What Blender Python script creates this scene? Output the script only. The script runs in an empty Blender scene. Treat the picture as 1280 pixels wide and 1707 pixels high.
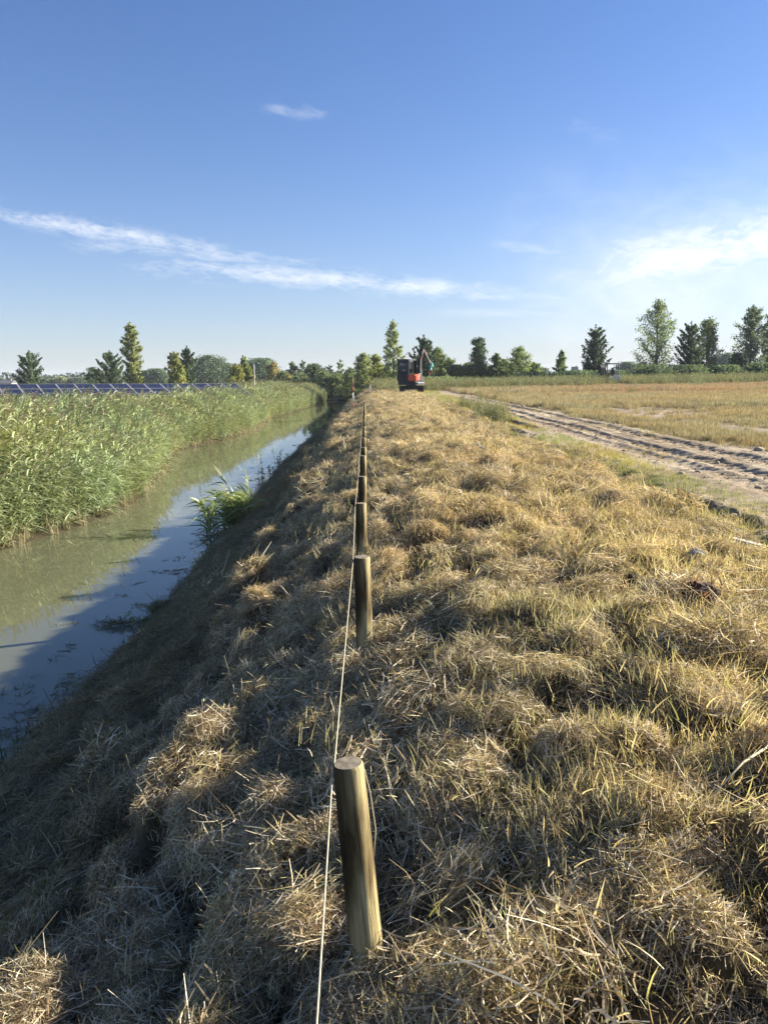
import bpy, bmesh, math, random
import numpy as np
from mathutils import Vector, Matrix

S = bpy.context.scene
COL = S.collection
rad = math.radians
HAZE = .00025
rng = np.random.default_rng(11)

# ------------------------------------------------------------------ camera
CZ = 3.05
PITCH, YAW, ROLL = rad(9.9), rad(1.47), rad(0.7)
_f = np.array([math.sin(YAW)*math.cos(PITCH), math.cos(YAW)*math.cos(PITCH), -math.sin(PITCH)])
_r = np.array([math.cos(YAW), -math.sin(YAW), 0.0]); _u = np.cross(_r, _f)
_c, _s = math.cos(ROLL), math.sin(ROLL)
_r, _u = _c*_r - _s*_u, _s*_r + _c*_u


def ray(px, py):
    return (px-640)/1280*_r + (853.5-py)/1280*_u + _f


def at_y(px, py, Y):                       # the point of the place at distance Y seen at a picture position
    d = ray(px, py)
    return np.array([0, 0, CZ]) + d*(Y/d[1])


def at_z(px, py, z):
    d = ray(px, py)
    return np.array([0, 0, CZ]) + d*((z-CZ)/d[2])


cam = bpy.data.cameras.new('camera'); camo = bpy.data.objects.new('camera', cam); COL.objects.link(camo)
M = Matrix(((_r[0], _u[0], -_f[0], 0), (_r[1], _u[1], -_f[1], 0), (_r[2], _u[2], -_f[2], CZ), (0, 0, 0, 1)))
camo.matrix_world = M
cam.sensor_fit = 'HORIZONTAL'; cam.sensor_width = 36; cam.lens = 36
cam.clip_start = 0.05; cam.clip_end = 6000
S.camera = camo

# ------------------------------------------------------------------ noise
def _hash(ix, iy, seed):
    h = (ix.astype(np.int64)*374761393 + iy.astype(np.int64)*668265263 + seed*974634777) & 0xffffffff
    h = ((h ^ (h >> 13))*1274126177) & 0xffffffff
    h = ((h ^ (h >> 16))*2246822519) & 0xffffffff
    return ((h ^ (h >> 15)) & 0xffff)/65535.0


def vnoise(x, y, seed=0):
    x = np.asarray(x, float); y = np.asarray(y, float)
    ix, iy = np.floor(x), np.floor(y)
    fx, fy = x-ix, y-iy
    fx = fx*fx*fx*(fx*(fx*6-15)+10); fy = fy*fy*fy*(fy*(fy*6-15)+10)
    a, b = _hash(ix, iy, seed), _hash(ix+1, iy, seed)
    c, d = _hash(ix, iy+1, seed), _hash(ix+1, iy+1, seed)
    return (a*(1-fx)+b*fx)*(1-fy) + (c*(1-fx)+d*fx)*fy


def fbm(x, y, seed=0, octv=3):
    t, a, n = 0, 1, 0
    for k in range(octv):
        t = t + a*vnoise(x*2**k+17.3*k, y*2**k-9.1*k, seed+k*7); n += a; a *= .5
    return t/n


def sm(a, b, x):
    t = np.clip((np.asarray(x, float)-a)/(b-a), 0, 1)
    return t*t*(3-2*t)

# ------------------------------------------------------------------ terrain
WE = np.array([(-20, -3.0), (5.8, -2.86), (7, -2.78), (9, -2.7), (11, -2.73), (14, -2.62), (20, -2.78), (28, -2.83), (47, -2.42), (68, -2.25), (90, -1.73), (112, -1.3)])
WL = np.array([(-20, -7.4), (5, -6.9), (13.9, -6.7), (16.1, -6.1), (18, -5.8), (20.3, -5.85), (24, -6.5), (31.7, -7.8), (35, -8.04), (39, -7.2), (46, -6.6), (59, -7.1), (75, -6.1), (112, -5.0)])
CX = np.array([-400, -4.4, -3.3, -2.65, -2.2, -1.7, -1.3, -.9, -.5, -.2, 0, .3, .6, 1, 2, 2.6, 3, 5, 900])
CZZ = np.array([-.7, -.7, -.38, 0, .25, .53, .77, 1.01, 1.25, 1.41, 1.51, 1.65, 1.77, 1.85, 1.89, 1.88, 1.89, 1.9, 1.9])
SHY = np.array([-20, 0, 15, 36, 75, 140]); SHX = np.array([0, 0, .3, .9, 1.5, 2.5])


def edge_near(y): return np.interp(y, WE[:, 0], WE[:, 1])
def edge_far(y): return np.interp(y, WL[:, 0], WL[:, 1])
def shift(y): return np.interp(y, SHY, SHX)


RUTS = [(3.36, .17, .075, 0), (3.95, .16, .025, 1), (4.40, .17, .055, 1), (5.14, .18, .05, 1), (5.75, .16, .02, 1), (7.5, .26, .03, 1), (8.9, .26, .025, 1)]


def trackmask(x, y):
    xs = x - shift(y)
    n = fbm(xs*.9, y*.22, 31, 3)-.5
    e = xs + n*1.1
    m = sm(2.85, 3.3, e)*(1-sm(5.6, 6.4, e))
    m2 = sm(6.2, 7.3, e)*(1-sm(9.8, 12.0, e))*sm(7, 11, y)*(.30+.45*sm(.38, .62, fbm(x*.5, y*.16, 33, 3)))
    return np.clip(np.maximum(m, m2), 0, 1)*(1-sm(70, 95, y))


def hayfield(x, y):
    """0..1: where the cut grass lies heaped (1) or thin (0)"""
    wx = x + .25*(vnoise(x*1.3, y*1.3, 3)-.5); wy = y + .25*(vnoise(x*1.3+9, y*1.3, 4)-.5)
    return sm(.18, .80, fbm(wx*6.0, wy*5.0, 8, 2))


def ground(x, y, lumps=True):
    x = np.asarray(x, float); y = np.asarray(y, float)
    en = edge_near(y)
    z = 0
    for o in (-.22, 0, .22):
        xx = x + o
        xs = np.where(xx < 0, xx*2.65/np.abs(en), xx)
        z = z + np.interp(xs, CX, CZZ)/3
    d = edge_far(y) - x
    zf = np.interp(d, [-1.0, 0, .5, 1.5, 4, 12, 100], [-.7, 0, .12, .25, .32, .45, .7])
    z = np.maximum(z, zf)
    end = sm(111, 114, y)
    z = z*(1-end) + np.maximum(z, .9)*end
    z = z + .45*sm(70, 110, y)*sm(10, 40, x)*(1-sm(200, 400, y))
    if lumps:
        near = 1-sm(60, 110, np.hypot(x, y))
        hay = sm(-3.4, -2.5, x)*(1-sm(2.7, 3.3, x-shift(y)))
        top = sm(-1.9, -1.2, x)
        wx = x + .25*(vnoise(x*1.3, y*1.3, 3)-.5); wy = y + .25*(vnoise(x*1.3+9, y*1.3, 4)-.5)
        l1 = 1-np.abs(2*fbm(wx*1.9, wy*1.5, 5, 2)-1)
        l2 = vnoise(wx*4.6, wy*4.0, 8)
        l3 = vnoise(x*11, y*10, 12)
        l0 = vnoise(x*.75+3, y*.6, 77)
        amp = (.55+.45*top)
        z = z + near*hay*amp*((l0-.5)*.05 + (l1-.6)*.05 + (hayfield(x, y)-.55)*(.14+.05*sm(3, 6, y)) + (l2-.5)*.06 + (l3-.5)*.06)*(1-.25*sm(.2, 1.0, x)*(1-sm(4, 8, y)))*(1-.3*sm(1.6, 2.6, x))
        z = z - near*hay*.07*sm(1.5, 2.6, x)
        # an uneven windrow of cut grass along the shoulder
        wr = np.exp(-((x+1.0+.35*(vnoise(y*.7, y*0, 21)-.5))/.33)**2)
        z = z + near*hay*wr*(.02+.20*sm(.35, .8, vnoise(x*1.5, y*1.5, 23)))
        # ruts
        xs = x - shift(y)
        tm = trackmask(x, y)
        wob = .16*(vnoise(y*.33, y*0+2, 41)-.5)
        far = (1-sm(28, 60, y))
        for x0, w, dep, tread in RUTS:
            q = (xs + wob - x0)/w
            on = sm(.22, .5, vnoise(y*.2+x0*3, y*0, 43)) if tread == 0 else 1.0
            zz = -.85*dep*np.exp(-q**4)*(.75+.5*vnoise(x*3, y*1.1, 46)) + .30*dep*np.exp(-((np.abs(q)-1.45)/.30)**2)*(.2+vnoise(x*7, y*4.4, 47))
            if tread:
                zz = zz + .035*np.exp(-q**6)*np.sign(np.sin((y+.6*np.abs(xs+wob-x0))*2*math.pi/.24))*(dep/.09)
            z = z + zz*on*far*np.clip(tm*1.6, 0, 1)
        z = z + near*tm*((vnoise(x*6, y*5, 51)-.5)*.018 + (vnoise(x*13, y*9, 52)-.5)*.018 + (fbm(x*1.5, y*1.2, 53, 2)-.5)*.03)
        fld = sm(3.1, 3.6, xs)*(1-tm)
        z = z + near*fld*(vnoise(x*2.2, y*2, 57)-.5)*.08
    return z


def normals(x, y, e=.07):
    gx = (ground(x+e, y)-ground(x-e, y))/(2*e); gy = (ground(x, y+e)-ground(x, y-e))/(2*e)
    n = np.stack([-gx, -gy, np.ones_like(gx)], 1)
    return n/np.linalg.norm(n, axis=1, keepdims=True)

# ------------------------------------------------------------------ helpers: objects
def tag(o, label=None, cat=None, group=None, kind=None):
    if label: o['label'] = label
    if cat: o['category'] = cat
    if group: o['group'] = group
    if kind: o['kind'] = kind
    return o


def empty(name, loc, rz=0):
    o = bpy.data.objects.new(name, None); COL.objects.link(o); o.location = loc; o.rotation_euler = (0, 0, rz)
    o.empty_display_size = .2
    return o


def np_mesh(name, V, F, mats, col=None, smooth=False, midx=None):
    """V (n,3), F (m,4) quads or (m,3)"""
    me = bpy.data.meshes.new(name)
    V = np.asarray(V, np.float32); F = np.asarray(F, np.int32)
    k = F.shape[1]
    me.vertices.add(len(V)); me.vertices.foreach_set('co', V.ravel())
    me.loops.add(F.size); me.loops.foreach_set('vertex_index', F.ravel())
    me.polygons.add(len(F)); me.polygons.foreach_set('loop_start', np.arange(0, F.size, k, dtype=np.int32))
    me.polygons.foreach_set('loop_total', np.full(len(F), k, np.int32))
    if smooth: me.polygons.foreach_set('use_smooth', np.ones(len(F), bool))
    if midx is not None: me.polygons.foreach_set('material_index', np.asarray(midx, np.int32))
    for m in (mats if isinstance(mats, (list, tuple)) else [mats]): me.materials.append(m)
    if col is not None:
        a = me.color_attributes.new('Col', 'FLOAT_COLOR', 'POINT')
        c = np.ones((len(V), 4), np.float32); c[:, :3] = col
        a.data.foreach_set('color', c.ravel())
    me.update(); me.validate()
    return me


def ob(name, me, parent=None, link=True):
    o = bpy.data.objects.new(name, me)
    if link: COL.objects.link(o)
    if parent is not None: o.parent = parent
    return o


class B:
    """collects shapes in a bmesh, links them as one mesh object"""
    def __init__(s): s.bm = bmesh.new()

    def box(s, c, size, rot=None, bev=.02):
        m = Matrix.Translation(c) @ (rot.to_4x4() if rot is not None else Matrix()) @ Matrix.Diagonal((*size, 1))
        g = bmesh.ops.create_cube(s.bm, size=1, matrix=m)
        if bev:
            ed = list({e for v in g['verts'] for e in v.link_edges})
            bmesh.ops.bevel(s.bm, geom=ed, offset=min(bev, min(size)*.45), segments=2, affect='EDGES')
        return s

    def tube(s, pts, r, n=10, caps=True):
        pts = [Vector(p) for p in pts]; rings = []
        rr = r if isinstance(r, (list, tuple)) else [r]*len(pts)
        for i, p in enumerate(pts):
            d = (pts[min(i+1, len(pts)-1)]-pts[max(i-1, 0)]).normalized()
            a = Vector((0, 0, 1)) if abs(d.z) < .9 else Vector((1, 0, 0))
            u = d.cross(a).normalized(); w = d.cross(u)
            rings.append([s.bm.verts.new(p+(u*math.cos(t)+w*math.sin(t))*rr[i]) for t in [2*math.pi*k/n for k in range(n)]])
        for a, b in zip(rings, rings[1:]):
            for k in range(n): s.bm.faces.new((a[k], a[(k+1) % n], b[(k+1) % n], b[k]))
        if caps: s.bm.faces.new(rings[0][::-1]); s.bm.faces.new(rings[-1])
        return s

    def prism(s, prof, x0, x1, bev=.01):
        """profile in (y,z) swept along x"""
        a = [s.bm.verts.new((x0, y, z)) for y, z in prof]; b = [s.bm.verts.new((x1, y, z)) for y, z in prof]
        n = len(prof); fs = [s.bm.faces.new(a), s.bm.faces.new(b[::-1])]
        for k in range(n): fs.append(s.bm.faces.new((a[k], b[k], b[(k+1) % n], a[(k+1) % n])))
        if bev:
            ed = list({e for f in fs for e in f.edges})
            bmesh.ops.bevel(s.bm, geom=ed, offset=bev, segments=2, affect='EDGES')
        return s

    def build(s, name, mat, parent=None, smooth=False):
        bmesh.ops.recalc_face_normals(s.bm, faces=s.bm.faces[:])
        me = bpy.data.meshes.new(name); s.bm.to_mesh(me); s.bm.free()
        if smooth:
            for p in me.polygons: p.use_smooth = True
        me.materials.append(mat)
        return ob(name, me, parent)

# ------------------------------------------------------------------ helpers: materials
def mat(name):
    m = bpy.data.materials.new(name); m.use_nodes = True
    nt = m.node_tree; nt.nodes.clear()
    out = nt.nodes.new('ShaderNodeOutputMaterial')
    return m, nt, out


def N(nt, t, **kw):
    n = nt.nodes.new('ShaderNode'+t)
    for k, v in kw.items():
        if k.startswith('i_'):
            key = k[2:]
            n.inputs[int(key) if key.isdigit() else key.replace('_', ' ')].default_value = v
        else: setattr(n, k, v)
    return n


def math_node(nt, op, a, b=None, clamp=False):
    n = nt.nodes.new('ShaderNodeMath'); n.operation = op; n.use_clamp = clamp
    for i, v in enumerate((a, b)):
        if v is None: continue
        if hasattr(v, 'links'): nt.links.new(v, n.inputs[i])
        else: n.inputs[i].default_value = v
    return n.outputs[0]


def mixc(nt, fac, a, b, mode='MIX'):
    n = nt.nodes.new('ShaderNodeMix'); n.data_type = 'RGBA'; n.blend_type = mode
    for s_, v in ((n.inputs[0], fac), (n.inputs[6], a), (n.inputs[7], b)):
        if hasattr(v, 'links'): nt.links.new(v, s_)
        else: s_.default_value = v if not isinstance(v, tuple) or len(v) == 4 else (*v, 1)
    return n.outputs[2]


def simple(name, col, rough=.6, metal=0, var=.15, scale=6, bump=0, spec=.4):
    m, nt, out = mat(name)
    p = N(nt, 'BsdfPrincipled', i_Roughness=rough, i_Metallic=metal)
    p.inputs['Specular IOR Level'].default_value = spec
    tc = N(nt, 'TexCoord'); nz = N(nt, 'TexNoise', i_Scale=scale, i_Detail=5.0)
    nt.links.new(tc.outputs['Object'], nz.inputs['Vector'])
    c = mixc(nt, nz.outputs[0], tuple(x*(1-var) for x in col), tuple(min(1, x*(1+var)) for x in col))
    nt.links.new(c, p.inputs['Base Color'])
    if bump:
        b = N(nt, 'Bump', i_Strength=bump); nt.links.new(nz.outputs[0], b.inputs['Height']); nt.links.new(b.outputs[0], p.inputs['Normal'])
    nt.links.new(p.outputs[0], out.inputs[0])
    return m


def blade_mat(name, transl=.35, gloss=.08, inst=True, var=.35, rough=.45):
    """thin plant tissue: mesh colour x instance tint, light comes through"""
    m, nt, out = mat(name)
    col = N(nt, 'Attribute', attribute_name='Col').outputs['Color']
    if inst:
        t = N(nt, 'Attribute', attribute_name='tint', attribute_type='INSTANCER')
        col = mixc(nt, 1.0, col, t.outputs['Color'], 'MULTIPLY')
    d = N(nt, 'BsdfDiffuse'); tr = N(nt, 'BsdfTranslucent'); g = N(nt, 'BsdfGlossy', i_Roughness=rough)
    nt.links.new(col, d.inputs[0])
    tcol = mixc(nt, 1.0, col, (1.15, 1.1, .75), 'MULTIPLY'); nt.links.new(tcol, tr.inputs[0])
    g.inputs[0].default_value = (.9, .9, .9, 1)
    a = N(nt, 'MixShader', i_0=transl); nt.links.new(d.outputs[0], a.inputs[1]); nt.links.new(tr.outputs[0], a.inputs[2])
    b = N(nt, 'MixShader', i_0=gloss)
    nt.links.new(a.outputs[0], b.inputs[1]); nt.links.new(g.outputs[0], b.inputs[2])
    nt.links.new(b.outputs[0], out.inputs[0])
    return m


M_STRAW = blade_mat('straw', .30, .03, rough=.6)
M_REED = blade_mat('reed_leaf', .22, .025, rough=.55)
M_LEAF = blade_mat('tree_leaf', .42, .03, inst=False, rough=.6)
M_PLANT = blade_mat('plant_leaf', .35, .05, inst=False, rough=.5)


def ground_mat():
    m, nt, out = mat('soil_and_thatch')
    p = N(nt, 'BsdfPrincipled', i_Roughness=.95); p.inputs['Specular IOR Level'].default_value = .1
    col = N(nt, 'Attribute', attribute_name='Col').outputs['Color']
    tc = N(nt, 'TexCoord')
    n1 = N(nt, 'TexNoise', i_Scale=9.0, i_Detail=8.0, i_Roughness=.7); nt.links.new(tc.outputs['Object'], n1.inputs['Vector'])
    n2 = N(nt, 'TexNoise', i_Scale=55.0, i_Detail=6.0, i_Roughness=.7); nt.links.new(tc.outputs['Object'], n2.inputs['Vector'])
    r = N(nt, 'ValToRGB'); r.color_ramp.elements[0].position = .3; r.color_ramp.elements[0].color = (.55, .55, .55, 1)
    r.color_ramp.elements[1].position = .72; r.color_ramp.elements[1].color = (1.35, 1.33, 1.28, 1)
    nt.links.new(n1.outputs[0], r.inputs[0])
    c = mixc(nt, 1.0, col, r.outputs[0], 'MULTIPLY')
    r2 = N(nt, 'ValToRGB'); r2.color_ramp.elements[0].position = .35; r2.color_ramp.elements[0].color = (.7, .7, .7, 1)
    r2.color_ramp.elements[1].position = .65; r2.color_ramp.elements[1].color = (1.25, 1.25, 1.22, 1)
    nt.links.new(n2.outputs[0], r2.inputs[0])
    c = mixc(nt, 1.0, c, r2.outputs[0], 'MULTIPLY')
    nt.links.new(c, p.inputs['Base Color'])
    b = N(nt, 'Bump', i_Strength=.6, i_Distance=.03)
    nt.links.new(n2.outputs[0], b.inputs['Height']); nt.links.new(b.outputs[0], p.inputs['Normal'])
    nt.links.new(p.outputs[0], out.inputs[0])
    return m


M_GROUND = ground_mat()

# ------------------------------------------------------------------ the ground, one grid cut into named zones
ysl = [np.arange(-12, .6, .3)]
y = .6; L = []
while y < 130: L.append(y); y *= 1.0055
while y < 1200: L.append(y); y *= 1.12
ys = np.concatenate(ysl + [np.array(L)])
xm = np.arange(-3.5, 6.6, .036)
xr = []; x = 6.6; st = .036
while x < 900: xr.append(x); st = min(st*1.07, 500); x += st
xl = []; x = -3.5; st = .05
while x > -900:
    st = min(st*1.07, 500); x -= st; xl.append(x)
xs_ = np.concatenate([np.array(xl)[::-1], xm, np.array(xr)])
GX, GY = np.meshgrid(xs_, ys)
GZ = ground(GX, GY)


def lerp(a, b, t): return a*(1-t[..., None]) + np.array(b)*t[..., None]


def ground_col(x, y):
    n = fbm(x*.8, y*.8, 61, 3); n2 = vnoise(x*3, y*3, 63)
    c = np.zeros(x.shape+(3,)) + np.array((.11, .085, .05))
    c = lerp(c, (.24, .19, .11), sm(.35, .75, n)*.6)
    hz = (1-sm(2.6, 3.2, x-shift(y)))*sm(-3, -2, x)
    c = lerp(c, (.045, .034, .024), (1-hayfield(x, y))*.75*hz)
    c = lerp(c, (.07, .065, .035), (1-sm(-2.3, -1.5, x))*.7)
    xs = x - shift(y)
    c = lerp(c, (.20, .165, .075), sm(2.8, 3.4, xs))
    c = lerp(c, (.13, .14, .05), np.exp(-((xs-2.9)/.45)**2)*.7)
    c = lerp(c, (.25, .20, .125), sm(6, 9, xs))
    c = lerp(c, (.24, .175, .115), sm(8, 16, xs)*sm(20, 45, y)*sm(.3, .6, fbm(x*.06, y*.1, 65, 2)))
    t = trackmask(x, y)
    clay = lerp(np.zeros(x.shape+(3,))+np.array((.44, .36, .26)), (.32, .25, .17), sm(.35, .7, n))
    c = c*(1-t[..., None]) + clay*t[..., None]
    c = lerp(c, (.10, .12, .045), sm(95, 130, y))
    c = lerp(c, (.15, .17, .07), sm(150, 260, y))
    lft = sm(.2, 2.0, edge_far(y)-x)
    c = lerp(c, (.07, .075, .03), lft*(1-sm(120, 200, y)))
    wet = 1-sm(-.02, .16, ground(x, y, False))
    c = lerp(c, (.05, .042, .025), wet)
    return c


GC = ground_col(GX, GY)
ny, nx = GX.shape
iy, ix = np.meshgrid(np.arange(ny-1), np.arange(nx-1), indexing='ij')
quads = np.stack([iy*nx+ix, iy*nx+ix+1, (iy+1)*nx+ix+1, (iy+1)*nx+ix], -1).reshape(-1, 4)
fx = (GX[:-1, :-1]+GX[1:, 1:]).ravel()/2; fy = (GY[:-1, :-1]+GY[1:, 1:]).ravel()/2
fxs = fx - shift(fy)
zone = np.where(fx < (edge_far(fy)+edge_near(fy))/2, 0, np.where(fxs < 3.05, 1, np.where((fxs < 6.1) & (fy < 95), 2, 3)))
zone = np.where(fy > 130, 3, zone)
VV = np.stack([GX, GY, GZ], -1).reshape(-1, 3); CC = GC.reshape(-1, 3)
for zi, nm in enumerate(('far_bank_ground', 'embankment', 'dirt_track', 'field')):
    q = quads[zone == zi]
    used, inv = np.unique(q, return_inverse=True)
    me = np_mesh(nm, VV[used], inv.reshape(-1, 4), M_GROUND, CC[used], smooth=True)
    tag(ob(nm, me), kind='structure')

# ------------------------------------------------------------------ water
def water_mat():
    m, nt, out = mat('murky_water')
    p = N(nt, 'BsdfPrincipled', i_Roughness=.015, i_IOR=1.5)
    p.inputs['Specular IOR Level'].default_value = .5
    tc = N(nt, 'TexCoord')
    mp = N(nt, 'Mapping'); mp.inputs['Scale'].default_value = (1.0, .55, 1)
    nt.links.new(tc.outputs['Object'], mp.inputs['Vector'])
    n0 = N(nt, 'TexNoise', i_Scale=.35, i_Detail=3.0); nt.links.new(mp.outputs[0], n0.inputs['Vector'])
    c = mixc(nt, n0.outputs[0], (.108, .110, .06), (.142, .143, .09))
    nt.links.new(c, p.inputs['Base Color'])
    n1 = N(nt, 'TexNoise', i_Scale=5.0, i_Detail=3.0); nt.links.new(mp.outputs[0], n1.inputs['Vector'])
    n2 = N(nt, 'TexNoise', i_Scale=.9, i_Detail=2.0); nt.links.new(mp.outputs[0], n2.inputs['Vector'])
    h = math_node(nt, 'ADD', math_node(nt, 'MULTIPLY', n1.outputs[0], .25), n2.outputs[0])
    b = N(nt, 'Bump', i_Strength=.06, i_Distance=.08); nt.links.new(h, b.inputs['Height']); nt.links.new(b.outputs[0], p.inputs['Normal'])
    nt.links.new(p.outputs[0], out.inputs[0])
    return m


wv = [(-12, -12, 0), (-.9, -12, 0), (-.9, 113.4, 0), (-12, 113.4, 0)]
tag(ob('water', np_mesh('water', wv, [(0, 1, 2, 3)], water_mat())), kind='structure')

# ------------------------------------------------------------------ ribbons and scattering
def ribbons(P, W, side, col):
    """P (n,k,3) centre lines, W (n,k) half widths, side (n,3) width direction, col (n,3)"""
    n, k, _ = P.shape
    s = side[:, None, :]*W[..., None]
    V = np.stack([P-s, P+s], 2).reshape(-1, 3)
    base = (np.arange(n)*2*k)[:, None] + (np.arange(k-1)*2)[None, :]
    F = np.stack([base, base+1, base+3, base+2], -1).reshape(-1, 4)
    C = np.repeat(col, 2*k, 0)
    return V, F, C


def join(parts):
    V, F, C, o = [], [], [], 0
    for v, f, c in parts:
        V.append(v); F.append(f+o); C.append(c); o += len(v)
    return np.concatenate(V), np.concatenate(F), np.concatenate(C)


def unit(v): return v/np.maximum(np.linalg.norm(v, axis=-1, keepdims=True), 1e-9)


def pick(pal, n, g):
    pal = np.array(pal); w = pal[:, 3]/pal[:, 3].sum()
    c = pal[g.choice(len(pal), n, p=w), :3]
    return c*g.uniform(.75, 1.25, (n, 1))


STRAW = [(.74, .605, .39, 4), (.86, .75, .55, 2.6), (.42, .305, .16, 3), (.29, .195, .10, 2), (.40, .37, .17, 1.6), (.17, .125, .07, 1.6)]
THATCH_SHADE = [(.38, .30, .185, 3), (.56, .455, .30, 2.5), (.22, .165, .095, 3), (.30, .28, .135, 1.5), (.13, .095, .055, 2)]  # old thatch, darkened further to paint in shade low between the clumps
STUB = [(.74, .61, .33, 4), (.82, .70, .42, 2), (.54, .52, .22, 1.0), (.41, .29, .15, 2), (.38, .38, .14, 1.2), (.26, .18, .09, 1)]
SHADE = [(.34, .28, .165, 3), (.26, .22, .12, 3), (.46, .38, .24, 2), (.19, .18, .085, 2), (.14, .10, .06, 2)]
GREEN = [(.28, .32, .09, 3), (.42, .44, .14, 3), (.18, .23, .06, 1.5), (.52, .46, .22, 2)]


def curved(base, d, L, bend, k, g):
    """centre lines starting at base, along d, bending towards bend"""
    t = np.linspace(0, 1, k)[None, :, None]
    return base[:, None, :] + d[:, None, :]*L[:, None, None]*t + bend[:, None, :]*(L[:, None, None])*t*t


def tangle(seed, n, R, thick, dome, lmin, lmax, pal, w=.0021, k=4, tilt=.22):
    g = np.random.default_rng(seed)
    rr = R*np.sqrt(g.uniform(0, 1, n)); a = g.uniform(0, 2*math.pi, n)
    h = dome*np.clip(1-(rr/R)**2, 0, 1) + g.uniform(0, 1, n)**1.5*thick
    main = g.uniform(0, 2*math.pi)
    az = np.where(g.uniform(0, 1, n) < .4, main+g.normal(0, .5, n), g.uniform(0, 2*math.pi, n))
    el = g.normal(.06, tilt, n)
    d = np.stack([np.cos(az)*np.cos(el), np.sin(az)*np.cos(el), np.sin(el)], 1)
    L = g.uniform(lmin, lmax, n)*g.choice([1, 1, 1, 1.5], n)
    base = np.stack([rr*np.cos(a), rr*np.sin(a), h], 1) - d*L[:, None]*.5
    bend = g.normal(0, .34, (n, 3)); bend[:, 2] -= .08
    P = curved(base, d, L, bend, k, g)
    P[..., 2] = np.maximum(P[..., 2], .002)
    W = np.tile(np.array([.8, 1, 1, .5])[:k], (n, 1))*(w*g.uniform(.6, 1.7, n))[:, None]
    side = unit(np.cross(d, unit(g.normal(0, 1, (n, 3))+np.array([0, 0, .6]))))
    return ribbons(P, W, side, pick(pal, n, g))


def tuft(seed, n, R, hmin, hmax, pal, w=.0022, spread=.35, k=4, droop=.25):
    g = np.random.default_rng(seed)
    rr = R*np.sqrt(g.uniform(0, 1, n)); a = g.uniform(0, 2*math.pi, n)
    base = np.stack([rr*np.cos(a), rr*np.sin(a), np.zeros(n)-.01], 1)
    az = g.uniform(0, 2*math.pi, n); sp = np.abs(g.normal(0, spread, n))
    d = unit(np.stack([np.cos(az)*sp, np.sin(az)*sp, np.ones(n)], 1))
    L = g.uniform(hmin, hmax, n)
    bend = np.stack([np.cos(az), np.sin(az), -np.ones(n)*.5], 1)*(droop*g.uniform(0, 1, n))[:, None]
    P = curved(base, d, L, bend, k, g)
    W = np.tile(np.array([1, .95, .7, .12]), (n, 1))*(w*g.uniform(.6, 1.6, n))[:, None]
    side = unit(np.cross(d, unit(g.normal(0, 1, (n, 3)))))
    return ribbons(P, W, side, pick(pal, n, g))


def variant(name, vfc, m):
    return ob(name, np_mesh(name, vfc[0], vfc[1], m, vfc[2]), link=False)


def scatter(name, x, y, z, nrm, spin, scale, vid, tint, variants, label, cat=None):
    """one stuff object: points carrying rotation, size, shape and tint; each point shows one of the shapes"""
    n = len(x)
    t = np.stack([np.cos(spin), np.sin(spin), np.zeros(n)], 1)
    t = unit(t - nrm*(t*nrm).sum(1, keepdims=True)); b = np.cross(nrm, t)
    ry = -np.arcsin(np.clip(t[:, 2], -1, 1)); rx = np.arctan2(b[:, 2], nrm[:, 2]); rz = np.arctan2(t[:, 1], t[:, 0])
    me = bpy.data.meshes.new(name)
    me.vertices.add(n); me.vertices.foreach_set('co', np.stack([x, y, z], 1).astype(np.float32).ravel())
    def att(nm, ty, arr, key):
        a = me.attributes.new(nm, ty, 'POINT'); a.data.foreach_set(key, np.ascontiguousarray(arr).ravel())
    att('rot', 'FLOAT_VECTOR', np.stack([rx, ry, rz], 1).astype(np.float32), 'vector')
    sc = scale if scale.ndim == 2 else np.repeat(scale[:, None], 3, 1)
    att('scl', 'FLOAT_VECTOR', sc.astype(np.float32), 'vector')
    att('vid', 'INT', vid.astype(np.int32), 'value')
    att('tint', 'FLOAT_VECTOR', tint.astype(np.float32), 'vector')
    o = ob(name, me)
    tag(o, label, cat or name.replace('_', ' '), kind='stuff')
    ng = bpy.data.node_groups.new(name, 'GeometryNodeTree')
    ng.interface.new_socket('Geometry', in_out='INPUT', socket_type='NodeSocketGeometry')
    ng.interface.new_socket('Geometry', in_out='OUTPUT', socket_type='NodeSocketGeometry')
    gi = ng.nodes.new('NodeGroupInput'); go = ng.nodes.new('NodeGroupOutput')
    iop = ng.nodes.new('GeometryNodeInstanceOnPoints'); g2i = ng.nodes.new('GeometryNodeGeometryToInstance')
    for v in reversed(variants):          # the join hands them on last first
        oi = ng.nodes.new('GeometryNodeObjectInfo'); oi.inputs['Object'].default_value = v; oi.inputs['As Instance'].default_value = False
        ng.links.new(oi.outputs['Geometry'], g2i.inputs[0])
    def na(nm, ty):
        q = ng.nodes.new('GeometryNodeInputNamedAttribute'); q.data_type = ty; q.inputs[0].default_value = nm
        return q.outputs[0]
    ng.links.new(gi.outputs[0], iop.inputs['Points']); ng.links.new(g2i.outputs[0], iop.inputs['Instance'])
    iop.inputs['Pick Instance'].default_value = True
    ng.links.new(na('vid', 'INT'), iop.inputs['Instance Index'])
    ng.links.new(na('rot', 'FLOAT_VECTOR'), iop.inputs['Rotation'])
    ng.links.new(na('scl', 'FLOAT_VECTOR'), iop.inputs['Scale'])
    ng.links.new(iop.outputs[0], go.inputs[0])
    md = o.modifiers.new('scatter', 'NODES'); md.node_group = ng
    return o


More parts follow.
